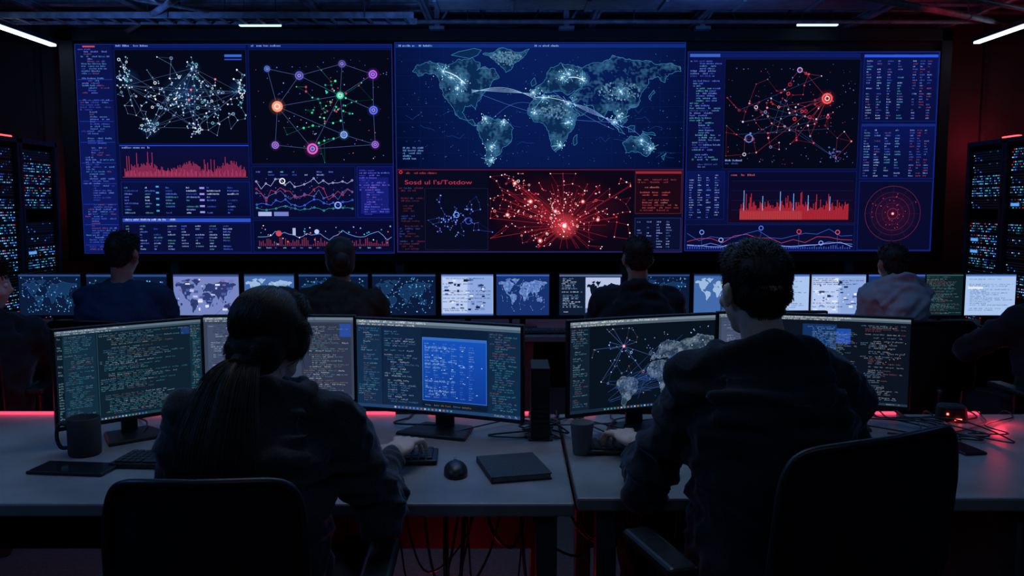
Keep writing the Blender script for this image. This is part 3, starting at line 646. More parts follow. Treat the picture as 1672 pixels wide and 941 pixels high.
def m_cmap(cv,w,h):
    cv.rect(0,0,w,h,C('#4068a8'),0); cv.rect(0,0,w,9,C('#203c70'),2); worldmap(cv,lambda a:6+(a-672)*.56,lambda b:20+(b-80)*.68,C('#98b8dc'),C('#d8ecff'),.7,2,2); cv.rect(w*.6,h*.5,w-8,h-8,C('#1c3868'),4); cv.text(w*.62,h*.53,w-10,h-10,8,3.4,[C('#8fb0f0')],.9,4,l=5,fine=False)
GS="second row computer monitors"; LB={'m_dots':"small monitor with dotted cyan network on dark blue",'m_white':"small monitor with bright white-blue windows",'m_lav':"small monitor with lavender map and blotches",'m_bmap':"small monitor with blue world map",'m_mixed':"small monitor with dark text beside pale map",'m_dark':"small monitor with dim green code",'m_pale':"small monitor with pale blue document",'m_cmap':"small monitor with light blue world map"}
lst=[(28,136,m_dots),(139,276,m_dots),(281,393,m_lav),(397,483,m_cmap),(486,603,m_dots),(606,713,m_dots),(719,807,m_white),(809,898,m_bmap),(912,1016,m_mixed),(1028,1126,m_dots),(1132,1206,m_cmap),(1232,1321,m_pale),(1324,1413,m_white),(1417,1509,m_bmap),(1511,1571,m_dark),(1576,1657,m_pale)]
MY=5.25
for i,(a,b,fn) in enumerate(lst):
    xa,zt=onY(a,447,MY); xb,zb=onY(b,517,MY)
    monitor((xa,MY),(xb,MY),zb,zt,fn,LB[fn.__name__],GS,bend=.0,bez=.006,chin=.008,basew=.18,seed=50+i)
# ---------------------------------------------------------------- desks
def desk(name,x1,x2,y1,y2,label,legs,mat=deskm,group=None):
    e=empty(name,((x1+x2)/2,(y1+y2)/2,0),0,label,'desk',group); w=x2-x1; d=y2-y1
    bm=bmesh.new(); box(bm,(0,0,.732),(w,d,.036)); mk('desktop',bm,mat,e,bevel=.006)
    bm=bmesh.new(); box(bm,(0,d*.32,.50),(w-.16,.018,.36)); mk('modesty_panel',bm,blackm,e)
    for lx in legs:
        bm=bmesh.new(); X=lx-(x1+x2)/2
        box(bm,(X,-d/2+.09,.357),(.055,.055,.714)); box(bm,(X,d/2-.08,.357),(.055,.055,.714)); box(bm,(X,0,.69),(.045,d-.16,.045)); box(bm,(X,0,.05),(.045,d-.16,.045))
        mk('leg',bm,metal,e,bevel=.004)
    return e
desk('office_desk',-2.35,.158,2.09,3.02,"long pale grey desk with dark monitors and mug on it",(-2.2,.09))
desk('office_desk',.168,2.45,2.13,3.02,"pale grey desk with cup, keyboard and red glow",(.25,2.3))
for a,b in ((-3.6,-.02),(0,3.6)):
    desk('office_desk',a,b,4.85,5.6,"dark long desk in the second row under small monitors",(a+.1,(a+b)/2,b-.1),mat=deske,group="second row desks")
redE=ME('red_led',(1.0,.04,.09),2.8)
for a,b in ((-2.2,-1.46),(-1.36,-1.14),(-.56,-.42),(-.30,-.1),(-.02,.12),(.2,.3),(.62,.7),(1.22,1.38),(1.6,1.68)):
    bm=bmesh.new(); box(bm,(0,0,0),(b-a,.009,.009)); o=mk('led_strip',bm,redE,loc=((a+b)/2,3.012,.7555)); tag(o,"thin glowing red light strip along the desk's rear edge","light strip","red desk light strips")
e=empty('drawer_cabinet',(1.62,2.5,0),0,"dark grey drawer pedestal standing under the desk",'cabinet')
bm=bmesh.new(); box(bm,(0,.01,.35),(.5,.54,.7)); mk('body',bm,M('cabinet_grey',(.06,.065,.08),.5),e,bevel=.004)
for z,h in ((.11,.2),(.33,.2),(.57,.24)):
    bm=bmesh.new(); box(bm,(0,-.27,z),(.47,.02,h)); d=mk('drawer',bm,MATS['cabinet_grey'],e,bevel=.004); bm=bmesh.new(); box(bm,(0,-.29,z+h*.3),(.14,.02,.012)); mk('handle',bm,metal,d,bevel=.003)
# ---------------------------------------------------------------- chairs
def build_chair(loc,yaw,top,label,group=None,hw=.215,tilt=.12,roll=0,armz=.66,slant=0):
    e=empty('office_chair',loc,yaw,label,'chair',group)
    bm=bmesh.new(); loft(bm,[((0,.02,.40),.21,.20),((0,.02,.41),.235,.225),((0,.02,.445),.24,.23),((0,.02,.46),.22,.21)],28,3.2); mk('seat',bm,meshm,e,smooth=True)
    hh=.29; zc=top-hh
    def bp(u,v):
        x=u*hw*(1-.07*v*v+.03*v)+roll*v*hh; z=zc+v*hh+.010*(1-u*u)*max(0,v)+slant*u; y=-.27-tilt*(v+1)*hh*.9+.055*u*u-.03*math.cos(v*1.5)
        return Vector((x,y,z))
    outl=[]
    for k in range(64):
        a=2*math.pi*k/64; ca,sa=math.cos(a),math.sin(a); p=9
        outl.append((math.copysign(abs(ca)**(2/p),ca),math.copysign(abs(sa)**(2/p),sa)))
    bm=bmesh.new(); tube(bm,[bp(u,v) for u,v in outl],.0085,8,True); K=64
    n=12; g=[]
    for s in range(n+1):
        g.append([bm.verts.new(bp(u*s/n,v*s/n)+Vector((0,.005,0))) for u,v in outl] if s else None)
    cv0=bm.verts.new(bp(0,0)+Vector((0,.005,0)))
    for k in range(K):
        f=bm.faces.new((cv0,g[1][k],g[1][(k+1)%K])); f.material_index=1
    for s in range(1,n):
        for k in range(K):
            f=bm.faces.new((g[s][k],g[s+1][k],g[s+1][(k+1)%K],g[s][(k+1)%K])); f.material_index=1
    mk('backrest',bm,[black,meshm],e,smooth=True)
    bm=bmesh.new(); tube(bm,smoothpath([(0,-.05,.39),(0,-.24,.38),(0,-.33,.48),bp(0,-.1)+Vector((0,-.025,0))]),[.022]*19,8); mk('back_support',bm,black,e,smooth=True)
    for s in (-1,1):
        bm=bmesh.new(); tube(bm,smoothpath([(s*.2,.02,.40),(s*.28,.02,.42),(s*.29,0,.55),(s*.29,.0,armz)]),.016,8); mk('armrest',bm,black,e,smooth=True)
        bm=bmesh.new(); box(bm,(s*.29,.03,armz+.015),(.075,.25,.028)); mk('armrest_pad',bm,black,e,bevel=.012,segs=3)
    bm=bmesh.new(); cyl(bm,(0,0,.10),(0,0,.26),.028); cyl(bm,(0,0,.25),(0,0,.40),.018); box(bm,(0,0,.395),(.2,.24,.03)); mk('gas_column',bm,metal,e)
    bm=bmesh.new(); cyl(bm,(0,0,.07),(0,0,.12),.045)
    for k in range(5):
        a=k*2*math.pi/5+.3; tube(bm,[(.03*math.cos(a),.03*math.sin(a),.10),(.16*math.cos(a),.16*math.sin(a),.085),(.30*math.cos(a),.30*math.sin(a),.065)],[.026,.02,.014],8)
    mk('star_base',bm,black,e,smooth=False)
    cm=None
    for k in range(5):
        a=k*2*math.pi/5+.3
        if cm is None:
            bm=bmesh.new(); cyl(bm,(-.02,0,.028),(-.006,0,.028),.028,n=14); cyl(bm,(.006,0,.028),(.02,0,.028),.028,n=14); cyl(bm,(0,0,.03),(0,0,.065),.007,n=8); c=mk('caster',bm,black,e); cm=c.data
        else: c=bpy.data.objects.new('caster',cm); link(c,e)
        c.location=(.30*math.cos(a),.30*math.sin(a),0); c.rotation_euler=(0,0,a)
    return e
build_chair((-.595,1.86,0),math.radians(2),.98,"black mesh office chair holding the person with ponytail",hw=.19)
build_chair((.62,1.93,0),math.radians(17),1.038,"black mesh office chair holding the person in black hoodie",hw=.212,roll=.07,armz=.70,slant=.013)
ch=build_chair((-2.07,4.42,0),math.radians(-3),.93,"dark mesh office chair at the second desk row","second row office chairs")
def copychair(src,loc,yaw):
    n=src.copy(); COL.objects.link(n); n.location=loc; n.rotation_euler=(0,0,yaw)
    for c in src.children:
        k=c.copy(); COL.objects.link(k); k.parent=n
    return n
CH=[(-.93,4.42,.05),(.68,4.42,-.05),(2.06,4.42,.05),(-2.42,3.72,.3),(2.54,3.78,.1)]
for x,y,a in CH: copychair(ch,(x,y,0),a)
# ---------------------------------------------------------------- people
def hand(bm,W,f,n,side,curl=1.0,s=1.0):
    f=Vector(f).normalized(); n=Vector(n); n=(n-f*n.dot(f)).normalized(); lat=f.cross(n)
    th=lat*side
    rot=Matrix((lat,f,n)).transposed()
    W=Vector(W)
    ell(bm,W+f*.048*s,(.040*s,.052*s,.016*s),rot); ell(bm,W+f*.03*s+th*.018*s,(.022*s,.035*s,.016*s),rot); cap(bm,W-f*.03,W+f*.02,.024*s,.024*s,12)
    for k,(o,L) in enumerate(((.032,.066),(.011,.078),(-.011,.073),(-.031,.058))):
        p=W+f*.088*s+th*o*s+n*.002; fan=th*(o*2.6); a=0; r=.0092*s
        ell(bm,p,(.0105*s,)*3,None,10,8)
        for j,fr in enumerate((.45,.32,.23)):
            a+=[.25,.5,.45][j]*curl; d=(f*math.cos(a)-n*math.sin(a)+fan).normalized(); q=p+d*L*fr*s*1.2
            cap(bm,p,q,r,r*.9,10); p=q; r*=.9
    p=W+f*.022*s+th*.03*s; r=.0115*s
    for d,L in ((f*.65+th*.75-n*.2,.038),(f*.9+th*.25-n*.35,.030),(f*.95-n*.35,.022)):
        q=p+d.normalized()*L*s; cap(bm,p,q,r,r*.9,10); p=q; r*=.9
def person(loc,yaw,P,label,vox=.006):
    e=empty('person',loc,yaw,label,'person'); near=vox<.01
    g=lambda k,d:P.get(k,d)
    sh=g('sh',1.07); lean=g('lean',.07); shw=g('shw',.16); T=g('bulk',1.0); tx=g('tx',0)
    hc=Vector(g('head',(0,.10,sh+.155))); hs=g('hs',.97); hr=Matrix.Rotation(g('hyaw',0),3,'Z')@Matrix.Rotation(-g('hpitch',.1),3,'X')
    cz=lambda z:(tx*(z-.5)/(sh-.5),lean*(z-.5)/(sh-.5),z)
    H=lambda p:hc+hr@(Vector(p)*hs)
    def Z(t): return .5+(sh-.5)*t
    bm=bmesh.new()
    prof=[(-.09,.13,.10),(0,.16,.125),(.3,.135,.105),(.65,.155,.115),(.86,.15,.10),(.97,.11,.075),(1.06,.055,.052)]
    loft(bm,[(cz(Z(t)),a*T*shw/.175,b*T) for t,a,b in prof])
    neck=Vector(cz(sh+.0)); cap(bm,neck,H((0,-.02,-.05)),.055*hs,.052*hs)
    def he(c,r): ell(bm,H(c),Vector(r)*hs,hr,24,16)
    he((0,-.012,.03),(.074,.093,.086)); he((0,.02,-.022),(.063,.072,.09)); he((0,.05,-.088),(.034,.034,.026))
    he((0,.094,-.018),(.011,.018,.022)); cap(bm,H((0,.088,.02)),H((0,.104,-.022)),.007,.010,8)
    he((0,.084,-.058),(.024,.011,.008)); he((-.036,.066,-.03),(.024,.02,.02)); he((.036,.066,-.03),(.024,.02,.02)); cap(bm,H((-.035,.078,.026)),H((.035,.078,.026)),.010,.010,8)
    eo=g('ear',1.0)
    for s in (-1,1): he((s*.076*eo,-.004,-.012),(.009,.018,.031)); he((s*.083*eo,-.010,-.004),(.007,.014,.024))
    J={}
    for s,k in ((-1,'L'),(1,'R')):
        S=Vector((tx+s*shw,lean,sh-.055)); E=Vector(g('el'+k,(s*(shw+.06),lean+.12,sh-.30))); Wt=Vector(g('wr'+k,(s*.14,lean+.38,.80)))
        J[k]=(S,E,Wt); cap(bm,S,E,.043*T,.034); cap(bm,E,Wt,.034,.025)
        fd=Vector(g('hd'+k,tuple(Wt-E))); fd.z=g('hz',-.03)
        hand(bm,Wt,fd,(0,0,1),-s,g('curl',1.0),g('hscale',1.0))
        Hp=Vector((s*.09,0,.53)); K=Vector(g('kn'+k,(s*.14,.44,.53))); A=Vector(g('an'+k,(s*.14,.46,.10)))
        J['leg'+k]=(Hp,K,A); cap(bm,Hp,K,.075,.052); cap(bm,K,A,.05,.036); cap(bm,A,A+Vector((0,.13,-.055)),.034,.026)
    blob('body',bm,g('skin',skin),e,vox*.85 if near else vox,sm=2)
    for s in (-1,1):
        bm=bmesh.new(); ell(bm,H((s*.031,.076,.004)),(.0125,)*3); mk('eye',bm,eyem,e,smooth=True)
    bm=bmesh.new()
    prof=[(-.06,.165,.14),(.04,.172,.15),(.2,.165,.14),(.45,.165,.135),(.68,.178,.140),(.82,.180,.130),(.91,.155,.108),(.98,.115,.088),(1.05,.072,.07)]
    loft(bm,[(cz(Z(t)),a*T*shw/.175,b*T) for t,a,b in prof])
    TS=g('sleeve',1.0)
    for k in ('L','R'):
        S,E,Wt=J[k]; d=(Wt-E).normalized(); cuff=Wt-d*.035
        cap(bm,S,E,.070*TS,.054*TS); cap(bm,E,cuff,.052*TS,.031); cap(bm,Vector(cz(sh-.02)),S,.066*T,.068*TS)
        ell(bm,E+Vector((0,0,-.006)),(.054*TS,.056*TS,.054*TS)); cap(bm,cuff-d*.035,cuff-d*.004,.034,.032)
        rq=(Wt-E).to_track_quat('Z','Y').to_matrix(); ru=(E-S).to_track_quat('Z','Y').to_matrix()
        for q in (.12,.30,.47,.64,.78): ell(bm,E.lerp(Wt,q),((.0565-.021*q)*TS,(.0565-.021*q)*TS,.014),rq)
        for q in (.55,.72,.88): ell(bm,S.lerp(E,q),((.0715-.016*q)*TS,(.0715-.016*q)*TS,.014),ru@Matrix.Rotation(.35,3,'X'))
    nb=Vector(cz(sh))
    if g('hood',True):
        hk=g('hoodk',1.0)
        for k in range(29):
            a=math.pi*(.90+1.20*(k/28))
            p=nb+Vector((.108*hk*math.cos(a),.080*math.sin(a)-.014,.040-.046*abs(math.cos(a))**2)); ell(bm,p,(.025,.025,.040))
        for z_,rx_,ry_,yy in ((-.02,.124,.05,-.080),(-.06,.140,.046,-.100),(-.10,.134,.044,-.114),(-.14,.104,.038,-.118),(-.17,.060,.03,-.112)):
            ell(bm,nb+Vector((0,yy,z_)),(rx_*hk,ry_,.036))
        for s in (-1,1): cap(bm,nb+Vector((s*.104*hk,-.02,.0)),nb+Vector((s*.045,.09,-.08)),.028,.02)
    else:
        for k in range(16):
            a=2*math.pi*k/16; ell(bm,nb+Vector((.062*math.cos(a),.055*math.sin(a),.02)),(.016,.016,.018))
    blob(g('topname','hoodie'),bm,g('top',hood1),e,vox*1.1,g('fold',.022),3,g('seed',1),g('fs',1))
    bm=bmesh.new(); loft(bm,[((0,0,.46),.15,.13),((0,0,.5),.185,.155),((0,.01,.58),.17,.14)])
    for k in ('L','R'):
        Hp,K,A=J['leg'+k]; cap(bm,Hp,K,.095,.068); cap(bm,K,A,.066,.05); ell(bm,K,(.068,.07,.066))
    blob('trousers',bm,jean,e,vox*1.8,.015,3,g('seed',1)+2)
    for k in ('L','R'):
        A=J['leg'+k][2]; bm=bmesh.new(); loft(bm,[((A.x,A.y+.06,.0),.046,.14),((A.x,A.y+.06,.03),.048,.145),((A.x,A.y+.045,.07),.04,.115),((A.x,A.y,.12),.042,.055)],20,2.4); mk('shoe',bm,shoem,e,smooth=True)
    st=g('hair','short'); bm=bmesh.new()
    def hh_(c,r): ell(bm,H(c),Vector(r)*hs,hr,24,16)
    hm=g('hairmat',hairm); rr=random.Random(g('seed',1))
    hi=hr.inverted()
    if st=='short':
        hh_((0,-.016,.044),(.076,.094,.078)); hh_((0,-.040,-.002),(.070,.060,.058)); hh_((0,.045,.084),(.056,.043,.030)); hh_((0,-.056,-.042),(.050,.031,.026))
        for s in (-1,1): hh_((s*.065,-.005,.022),(.012,.032,.034))
        ho=blob('hair',bm,hm,e,.005 if near else .009,0,3)
        items=[]; vs=ho.data.vertices; N=9000 if near else 900
        for _ in range(N):
            v=vs[rr.randrange(len(vs))]; n_=v.normal; p=v.co.copy(); loc_=hi@(p-hc)
            if n_.dot(p-hc)<0: continue
            top=max(0,min(1,(loc_.z-.03)/.06)); cl=mnoise.noise(p*45)*.6
            d=(n_*(.30+.25*top)+Vector((0,0,-.8*(1-top)))+hr@Vector((.25+cl,.7*top,0))+Vector((rr.uniform(-.25,.25),rr.uniform(-.25,.25),rr.uniform(-.2,.2)))).normalized()
            L=rr.uniform(.010,.017)*(1+.5*top) if loc_.z>-.02 else rr.uniform(.004,.008)
            if not near: L*=1.2
            q1=p+d*L*.5+n_*.001; q2=p+d*L-n_*L*.12; r0=.0008 if near else .0025
            items.append(([p-n_*.002,q1,q2],[r0,r0*.9,r0*.3]))
        fast_tubes('hair_strands',items,hm,ho)
    else:
        hh_((0,-.018,.035),(.084,.102,.089)); hh_((0,-.048,-.03),(.078,.066,.072)); hh_((0,.04,.075),(.064,.055,.043)); hh_((0,-.005,-.005),(.083,.070,.060))
        for s in (-1,1): hh_((s*.062,.03,.0),(.018,.040,.055))
        ho=blob('hair',bm,hm,e,.006 if near else .01,0,8)
        if st=='pony':
            pt=[Vector(p) for p in g('pony',[])]; tie=pt[0]; vs=ho.data.vertices; items=[]
            for _ in range(15000):
                v=vs[rr.randrange(len(vs))]; n_=v.normal; p=v.co.copy(); 
                if n_.dot(p-hc)<0: continue
                t=(tie-p); t=t-n_*t.dot(n_); 
                if t.length<.01: continue
                t.normalize(); sd=t.cross(n_); sw=rr.uniform(-.10,.10); L=rr.uniform(.03,.055); pts=[p-n_*.0008]
                lift=rr.uniform(.0002,.0016)
                for j in range(1,5):
                    s_=L*j/4; pts.append(p+(t+sd*sw).normalized()*s_+n_*(lift*math.sin(j/4*3.14))-n_*(s_*s_/.185+.0002*j))
                items.append((pts,[.0004,.0006,.0006,.0005,.0002]))
            for _ in range(140):
                v=vs[rr.randrange(len(vs))]; n_=v.normal; p=v.co.copy()
                if n_.dot(p-hc)<0: continue
                d=(n_*.6+Vector((rr.uniform(-1,1),rr.uniform(-1,1),rr.uniform(-.8,.3)))).normalized(); L=rr.uniform(.01,.035)
                items.append(([p,p+d*L*.5,p+d*L+Vector((0,0,-L*.5))],[.0005,.0004,.0002]))
            fast_tubes('hair_strands',items,hm,ho)
            P2=smoothpath(pt,6); n=len(P2); items=[]
            def wid(t): return (.016+.040*min(1,t*2.6)**.8)*(1-.35*max(0,t-.6)/.4)
            core=bmesh.new(); tube(core,[p for p in P2[:-8]],[wid(i/(n-1))*.5 for i in range(n-8)],12)
            pn=mk('ponytail',core,hm,ho,smooth=True)
            for i in range(3800):
                a=rr.uniform(0,6.28); rad=rr.random()**.45; L=rr.uniform(.5,1.05); q=[]; rs=[]; stray=rr.random()<.10
                if stray: rad*=1.45
                o1=Vector((rr.uniform(0,50),rr.uniform(0,50),0)); cl=int(a*4)
                for j,p in enumerate(P2):
                    t=j/(n-1)
                    if t>L: break
                    w=wid(t)*rad; nz1=mnoise.noise(Vector((o1.x,t*2.2,0)))*.024*t*1.6+mnoise.noise(Vector((cl*7.3,t*3,2)))*.016*t; nz2=mnoise.noise(Vector((o1.y,t*2.2,9)))*.012*t
                    q.append(p+Vector((math.cos(a)*w*1.25+nz1,math.sin(a)*w*.6+nz2,0))); rs.append(.0007*(1-.6*t/L))
                if len(q)>4: items.append((q,rs))
            fast_tubes('ponytail_strands',items,hm,ho)
            bm=bmesh.new(); d=(pt[1]-pt[0]).normalized(); cyl(bm,tie+d*.006,tie+d*.022,.021,.021); mk('hair_tie',bm,blackm,ho)
        elif st=='long':
            bm=bmesh.new(); ell(bm,H((0,-.10,-.01)),(.045,.036,.05)); blob('hair_bun',bm,hm,ho,.008,.004,2,1,2.5)
    return e
person((-.585,1.84,0),0,dict(sh=1.07,lean=.05,shw=.160,bulk=1.05,tx=.02,head=(.035,.09,1.205),hyaw=math.radians(-28),hpitch=.12,hs=.91,ear=.86,
  elR=(.275,.12,.775),wrR=(.250,.475,.808),hdR=(.10,.28,0),elL=(-.24,.16,.79),wrL=(-.18,.42,.805),hscale=1.05,curl=1.25,hz=.05,sleeve=1.0,
  knR=(.15,.44,.53),hair='pony',hairmat=hairb,top=hood1,fold=.032,seed=4,
  pony=[(-.002,-.008,1.168),(-.014,-.062,1.13),(-.022,-.130,1.04),(-.026,-.166,.95),(-.028,-.174,.86),(-.026,-.172,.78),(-.024,-.166,.72)]),
  "person in charcoal hoodie with long dark ponytail, typing at desk")
person((.60,1.93,0),0,dict(sh=1.135,lean=.045,shw=.168,bulk=1.12,tx=0,head=(-.03,.07,1.300),hyaw=math.radians(14),hpitch=.05,hs=.94,
  elL=(-.265,.17,.79),wrL=(-.232,.49,.808),hdL=(-.13,.28,0),elR=(.225,.12,.83),wrR=(.16,.44,.80),curl=1.2,hz=.04,hscale=1.05,sleeve=1.06,hoodk=1.14,
  knL=(-.235,.40,.54),anL=(-.22,.44,.10),hair='short',hairmat=hairm,top=hood2,fold=.032,seed=9),
  "person in black hoodie with short dark hair, hand on keyboard")
def bgp(px,py,Y,P,label,yaw=0):
    x,_=onY(px,py,Y+.1); person((x,Y,0),yaw,P,label,.0125)
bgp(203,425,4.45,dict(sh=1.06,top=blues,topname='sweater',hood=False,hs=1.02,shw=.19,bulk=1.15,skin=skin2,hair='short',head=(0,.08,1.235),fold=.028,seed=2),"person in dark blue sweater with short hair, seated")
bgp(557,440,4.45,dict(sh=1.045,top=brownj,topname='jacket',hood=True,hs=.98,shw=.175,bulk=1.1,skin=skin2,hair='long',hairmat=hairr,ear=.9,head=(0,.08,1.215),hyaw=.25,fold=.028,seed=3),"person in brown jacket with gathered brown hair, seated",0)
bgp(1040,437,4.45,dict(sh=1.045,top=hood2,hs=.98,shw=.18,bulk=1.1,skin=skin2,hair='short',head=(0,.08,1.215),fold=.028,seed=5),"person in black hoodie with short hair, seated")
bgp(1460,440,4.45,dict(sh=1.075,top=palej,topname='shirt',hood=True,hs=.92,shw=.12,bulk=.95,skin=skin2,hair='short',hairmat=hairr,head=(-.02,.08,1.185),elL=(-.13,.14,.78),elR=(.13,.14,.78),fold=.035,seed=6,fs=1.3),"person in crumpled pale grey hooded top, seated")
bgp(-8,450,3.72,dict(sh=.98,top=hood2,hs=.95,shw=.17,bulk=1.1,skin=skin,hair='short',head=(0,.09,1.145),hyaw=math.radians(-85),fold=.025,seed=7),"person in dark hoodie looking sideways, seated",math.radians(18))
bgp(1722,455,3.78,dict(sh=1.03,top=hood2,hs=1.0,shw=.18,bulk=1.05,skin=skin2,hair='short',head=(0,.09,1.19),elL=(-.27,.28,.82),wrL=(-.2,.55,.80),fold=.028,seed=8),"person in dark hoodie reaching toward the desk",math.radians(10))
# ---------------------------------------------------------------- desk items
def keyboard(x,y,w,yaw,label,d=.13):
    e=empty('keyboard',(x,y,.75),yaw,label,'keyboard'); bm=bmesh.new(); box(bm,(0,0,.009),(w,d,.014)); mk('case',bm,black,e,bevel=.004)
    bm=bmesh.new(); nx=int(w/.021)
    for r in range(5):
        for c in range(nx):
            if r==0 and 3<c<9: continue
            box(bm,(-w/2+.012+(c+.5)*(w-.024)/nx,-d/2+.018+r*.0235,.019),(.016,.018,.006))
        if r==0: box(bm,(-w/2+.012+6.5*(w-.024)/nx,-d/2+.018,.019),(.09,.018,.006))
    k=mk('keys',bm,M('key_plastic',(.02,.021,.025),.45),e,bevel=.0015,segs=1); k["kind"]="stuff"
keyboard(-.44,2.46,.44,math.radians(3),"black keyboard under the typing person's hand")
keyboard(-.98,2.43,.34,math.radians(-4),"black compact keyboard beside the tablet")
keyboard(.455,2.56,.48,math.radians(-2),"black keyboard beside the grey cup")
def mouse(x,y,yaw,label):
    e=empty('computer_mouse',(x,y,.75),yaw,label,'mouse'); bm=bmesh.new(); ell(bm,(0,0,.006),(.036,.058,.034),None,28,18)
    for v in bm.verts:
        if v.co.z<0: v.co.z=0
        v.co.x*=1-.12*math.cos(v.co.y*28)*.6
        if v.co.y>0: v.co.z*=1-.25*v.co.y/.056
    mk('shell',bm,black,e,smooth=True); bm=bmesh.new(); cyl(bm,(-.004,.03,.030),(.004,.03,.030),.009,n=14); mk('scroll_wheel',bm,metal,e)
x,y=onZ(744,774,.75); mouse(x,y,.1,"black computer mouse beside the notebook")
c=[onZ(*p,.755) for p in ((775,750),(868,745),(905,781),(805,790))]
cx=sum(p[0] for p in c)/4; cy=sum(p[1] for p in c)/4
e=empty('notebook',(cx,cy,.75),math.radians(14),"closed black hardcover notebook lying on the desk",'notebook')
bm=bmesh.new(); box(bm,(0,0,.002),(.17,.205,.003)); box(bm,(0,0,.017),(.17,.205,.003)); box(bm,(-.084,0,.0095),(.004,.205,.018)); mk('cover',bm,M('notebook_leather',(.02,.02,.024),.55,0,120,.3,.3),e,bevel=.0015)
bm=bmesh.new(); box(bm,(0,0,.0095),(.163,.199,.0125)); mk('pages',bm,M('paper',(.12,.12,.13),.8),e)
def mugf(px,py,label,r,h,handle):
    x,y=onZ(px,py,.75); e=empty('coffee_mug' if handle else 'cup',(x,y,.75),0,label,'mug' if handle else 'cup')
    bm=bmesh.new(); t=.004
    if handle: prof=[(r*.9,0),(r*.98,.004),(r,.02),(r,h-.002),(r-t*.5,h),(r-t,h-.002),(r-t,.01),(.001,.008)]
    else: prof=[(r*.74,0),(r*.76,.004),(r*.98,h-.004),(r,h),(r-t,h),(r*.72,.01),(.001,.008)]
    lathe(bm,prof,32); mk('body',bm,M('mug_ceramic' if handle else 'cup_ceramic',(.035,.036,.040) if handle else (.12,.12,.13),.65,0,20,.15,spec=.3),e,smooth=True,bevel=.0)
    if handle:
        bm=bmesh.new(); tube(bm,smoothpath([(-r+.002,0,h*.8),(-r-.022,0,h*.82),(-r-.03,0,h*.5),(-r-.02,0,h*.22),(-r+.002,0,h*.2)]),.006,8); mk('handle',bm,MATS['mug_ceramic'],e,smooth=True,rot=(0,0,math.radians(10)))
        bm=bmesh.new(); cyl(bm,(0,0,h*.75),(0,0,h*.76),r-t-.001,n=28); mk('coffee',bm,M('coffee_liquid',(.01,.006,.004),.2),e)
mugf(139,742,"dark ceramic coffee mug with handle on the desk",.047,.115,True)
mugf(950,741,"tapered grey cup without handle on the desk",.036,.098,False)
x,y=onZ(122,768,.75); e=empty('tablet',(x,y,.75),math.radians(-6),"black tablet lying flat on the desk",'tablet')
bm=bmesh.new(); box(bm,(0,0,.005),(.225,.105,.009)); mk('body',bm,black,e,bevel=.003); bm=bmesh.new(); box(bm,(0,0,.0099),(.21,.092,.0008)); mk('glass',bm,M('tablet_glass',(.01,.012,.018),.08),e)
x,y=onZ(1572,735,.75); e=empty('smartphone',(x,y,.75),math.radians(10),"black smartphone lying flat on the desk",'phone')
bm=bmesh.new(); box(bm,(0,0,.004),(.075,.12,.008)); mk('body',bm,black,e,bevel=.003); bm=bmesh.new(); box(bm,(0,0,.0084),(.068,.11,.0008)); mk('glass',bm,MATS['tablet_glass'],e)
x,y=onZ(882,716,.75); e=empty('mini_computer',(x,y+.05,.75),0,"slim black computer tower standing between monitors",'computer')
bm=bmesh.new(); box(bm,(0,0,.12),(.06,.16,.23)); box(bm,(0,0,.003),(.08,.17,.006)); mk('case',bm,blackm,e,bevel=.004)
bm=bmesh.new()
for i in range(9): box(bm,(0,-.082,.05+i*.016),(.044,.004,.005))
mk('front_grille',bm,black,e)
x,y=onZ(1560,690,.75); e=empty('router_box',(x,y+.03,.75),math.radians(-15),"small black network box with glowing red lamp",'router')
bm=bmesh.new(); loft(bm,[((0,0,0),.05,.04),((0,0,.05),.046,.036),((0,0,.056),.04,.03)],20,4); mk('case',bm,blackm,e,smooth=False)
bm=bmesh.new(); box(bm,(.014,-.040,.012),(.022,.006,.006)); box(bm,(-.02,-.040,.03),(.006,.004,.006)); mk('red_lamp',bm,ME('red_lamp_e',(1,.06,.04),10),e)
bm=bmesh.new(); cyl(bm,(.03,.02,.05),(.035,.025,.10),.004,.003,8); mk('antenna',bm,blackm,e)
bm=bmesh.new()
for i in range(14): ell(bm,(R.gauss(0,.09),R.gauss(0,.05),R.uniform(.012,.035)),(R.uniform(.03,.07),R.uniform(.02,.05),.022))
o=blob('folded_cloth',bm,M('cloth_dark_grey',(.08,.075,.08),.9,0,30,.2,.3),None,.008,.02,3,1); o.location=(2.0,5.02,.757); tag(o,"crumpled dark grey cloth lying on the desk","cloth")
for xx in (-2.6,-1.6,-.4,.2,1.3,2.5):
    keyboard(xx,4.98,.36,R.uniform(-.1,.1),"black keyboard on the second desk row",.12)
def cable(pts,r,label,grp,mat=black):
    bm=bmesh.new(); P=smoothpath(pts,6); tube(bm,P,r,6); o=mk('cable',bm,mat,smooth=True); tag(o,label,'cable',grp)
for i in range(34):
    x0=R.choice([-1.25,-.75,-.2,.0,.05,.12,.45,.5,1.0,1.3,1.45,1.5])+R.uniform(-.1,.1); y0=R.uniform(2.68,2.8); x3=x0+R.uniform(-.3,.3); z=.7535+R.uniform(0,.002)
    pts=[(x0,y0,z),(x0+R.uniform(-.14,.14),y0-R.uniform(-.06,.12),z+R.uniform(0,.012)),((x0+x3)/2+R.uniform(-.12,.12),2.85+R.uniform(-.05,.05),z+R.uniform(0,.02)),(x3,2.95,z),(x3,3.04,.74),(x3+R.uniform(-.1,.1),3.05,.5)]
    cable(pts,R.choice([.0025,.003,.0035]),"thin black cable snaking across the desk","desk cables")
